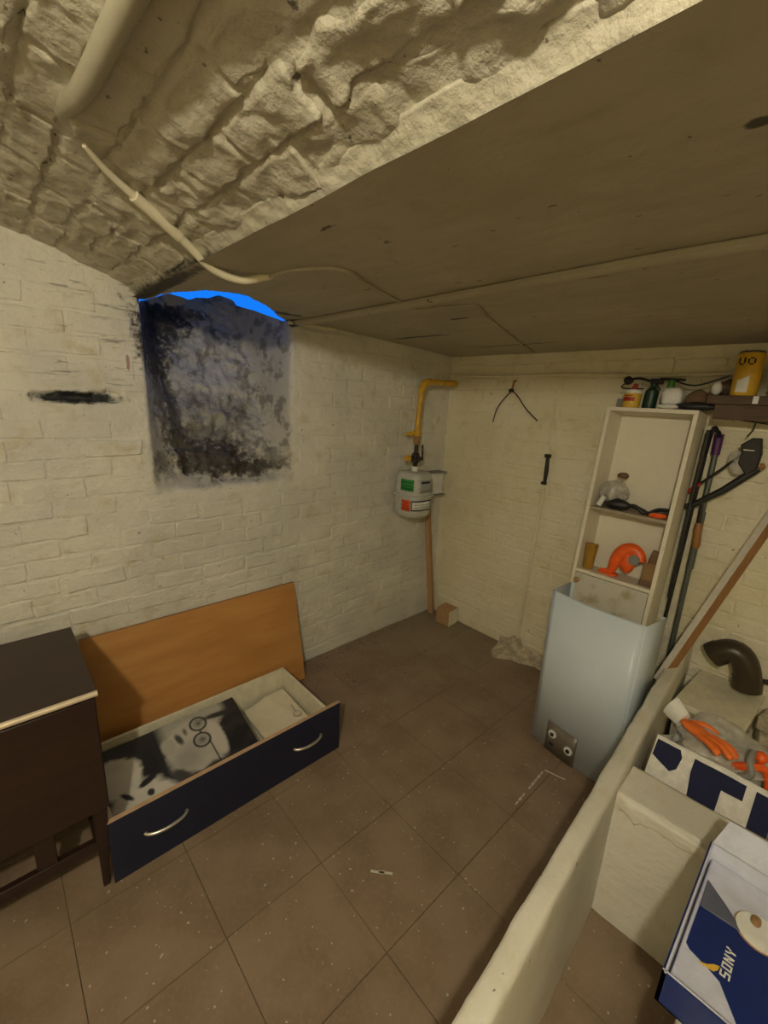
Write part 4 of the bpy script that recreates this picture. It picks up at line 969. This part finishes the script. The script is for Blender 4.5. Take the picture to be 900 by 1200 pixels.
# black and white portrait print on a thin board, resting inside the drawer
def print_color(u, v):
    """u along the long side (0 left .. 1 right), v across (0 near the drawer front .. 1 back)"""
    n = fbm(u*9, v*9, 3, 4)
    base = .30+.10*n
    def bl(cx, cy, rx, ry, soft=.25, rot=0., wob=.18):
        c, s = math.cos(rot), math.sin(rot); a = ((u-cx)*c+(v-cy)*s)/rx; b = (-(u-cx)*s+(v-cy)*c)/ry
        d = np.sqrt(a*a+b*b)+wob*fbm(u*16+cx*9, v*16, 5+cy, 3); return np.clip((1+soft-d)/(2*soft), 0, 1)
    def put(c, m, val): return c*(1-m)+val*m
    c = base*0+.018
    c = put(c, np.clip((u-.38)/.08, 0, 1)*np.clip((v-.62)/.15, 0, 1), .40+.06*n)     # pale backdrop above the head
    c = put(c, bl(1.0, .80, .12, .40, .3), .03)
    c = put(c, bl(.10, .66, .15, .20, .10), .66+.12*n)           # pale shape at the left
    c = put(c, bl(.20, .30, .20, .24, .12), .62+.10*n)           # second pale shape in front
    c = put(c, bl(.62, .62, .22, .30, .10, .05), .52+.10*n)      # face lying on its side
    c = put(c, bl(.44, .74, .05, .10, .2), .44)
    c = put(c, bl(.52, .52, .10, .13, .5), .36)                  # shaded cheek
    c = put(c, bl(.90, .50, .115, .36, .2, 0, .55), .02+.03*n)   # hair
    c = put(c, bl(.765, .60, .05, .22, .2), .58)                 # forehead
    c = put(c, bl(.84, .86, .12, .03, .4, -.2, .4), .03)
    c = put(c, bl(.69, .30, .10, .07, .3, 0, .5), .03)
    c = put(c, bl(.30, .66, .04, .16, .15, 0, .25), .012)        # collar
    c = put(c, bl(.365, .60, .02, .12, .2, 0, .3), .02)
    c = put(c, bl(.25, .50, .06, .03, .2, .5, .3), .012)
    c = put(c, bl(.45, .38, .04, .10, .3, .3, .5), .06)
    c = put(c, bl(.12, .44, .018, .06, .25, .5), .02)
    c = put(c, bl(.25, .38, .022, .035, .2), .03)
    c = put(c, bl(.52, .77, .020, .07, .4, .15), .07)            # mouth
    c = put(c, bl(.575, .83, .012, .045, .5), .16)               # nose shade
    c = put(c, bl(.60, .90, .03, .02, .5), .5)
    for cx, cy in ((.680, .855), (.660, .655)):                   # round glasses
        d = np.hypot((u-cx)*1.4, (v-cy)*1.0)
        c = put(c, np.clip(1-d/.085, 0, 1)*.9, .14); c = put(c, np.clip(1.35-np.abs(d-.080)/.012, 0, 1), .010); c = put(c, np.clip(1.0-np.hypot((u-cx)*1.4-.01, (v-cy)*1.6)/.035, 0, 1)*.7, .05)
    c = put(c, np.clip(1.3-np.abs(u-.672)/.008, 0, 1)*((v < .78) & (v > .735)), .01)
    c = put(c, np.clip(1.3-np.abs(u-.705-.03*(.6-v))/.006, 0, 1)*((v < .62) & (v > .33)), .02)
    c = put(c, bl(.03, .30, .03, .05, .15), .6); c = put(c, bl(.012, .18, .03, .05, .2), .55)
    c = put(c, np.clip((u-.988)/.006, 0, 1), .012)
    return np.clip(c, .008, .8)
nu_, nv_ = 220, 150
U, Vv = np.meshgrid(np.linspace(0, 1, nu_), np.linspace(0, 1, nv_), indexing='ij')
PL, PW = .560, .400
me = grid_mesh('picture_surface', np.stack([U*PL, Vv*PW, 0*U+.0042], -1), sm=False)
col = print_color(U, Vv).reshape(-1)
att = me.color_attributes.new('print', 'FLOAT_COLOR', 'POINT')
rgba = np.stack([col, col*.955, col*.82, np.ones_like(col)], -1).astype(np.float32); att.data.foreach_set('color', rgba.reshape(-1))
pm = NT('printed_portrait', .42); an = pm.n.new('ShaderNodeAttribute'); an.attribute_name = 'print'; pm.lk(an.outputs['Color'], pm.b.inputs['Base Color'])
pt = thing('portrait_print', 'black and white portrait board with round glasses lying sideways in the drawer', 'picture', (-.180, .428, .036), (math.radians(15.2), 0, 0))
MB().box(0, PL, 0, PW, 0, .004).build('board', MAT_BLACK, pt)
link('picture_surface', me, pm.m, pt)
# clear plastic sheet with a steel ring in the free end of the drawer
t2 = thing('plastic_sleeve', 'milky curled plastic piece with a small ring at the right end of the drawer', 'plastic', (.52, .62, .0135))
Ug, Vg = np.meshgrid(np.linspace(-.095, .12, 30), np.linspace(-.16, .19, 34), indexing='ij')
Pz = .020+.055*np.clip((Ug+.06+.25*(Vg-.02)**1)/.12, 0, 1)**2*.5+.004*fbm(Ug*9, Vg*9, 7, 2)+.012*(Ug > -.09)
sheet = link('sheet', grid_mesh('sheet', np.stack([Ug+.03*Vg, Vg, Pz], -1)), MAT_SHEET, t2); s_ = sheet.modifiers.new('s', 'SOLIDIFY'); s_.thickness = .001
MB().tube([(.085+.019*math.cos(a), -.02+.019*math.sin(a), .062) for a in np.linspace(0, 2*math.pi, 20)], .0035, 8, cap=False).build('ring', MAT_CHROME, t2)
MB().lathe([(.015, .054), (.015, .058)], 16, (.085, -.02, 0)).build('disc', MAT_GREY, t2)
MB().tube([(.085, .005, .064), (.088, .025, .068), (.086, .04, .070)], .004, 8).build('clip', MAT_CLEARW, t2)

# ------------------------------------------------------------------ beech panel leaning on the wall behind the drawer
t = thing('beech_panel', 'orange-brown beech laminate panel leaning on the wall behind the drawer', 'panel', (.345, .900, .002), (-math.atan2(.118, .537), 0, 0))
MB().box(-.497, .490, -.009, .009, 0, .552).build('board', MAT_BEECH, t, .001)
MB().box(-.497, .490, -.0092, .0092, .5521, .5535).build('top_edge_band', MAT_RAWWOOD, t)
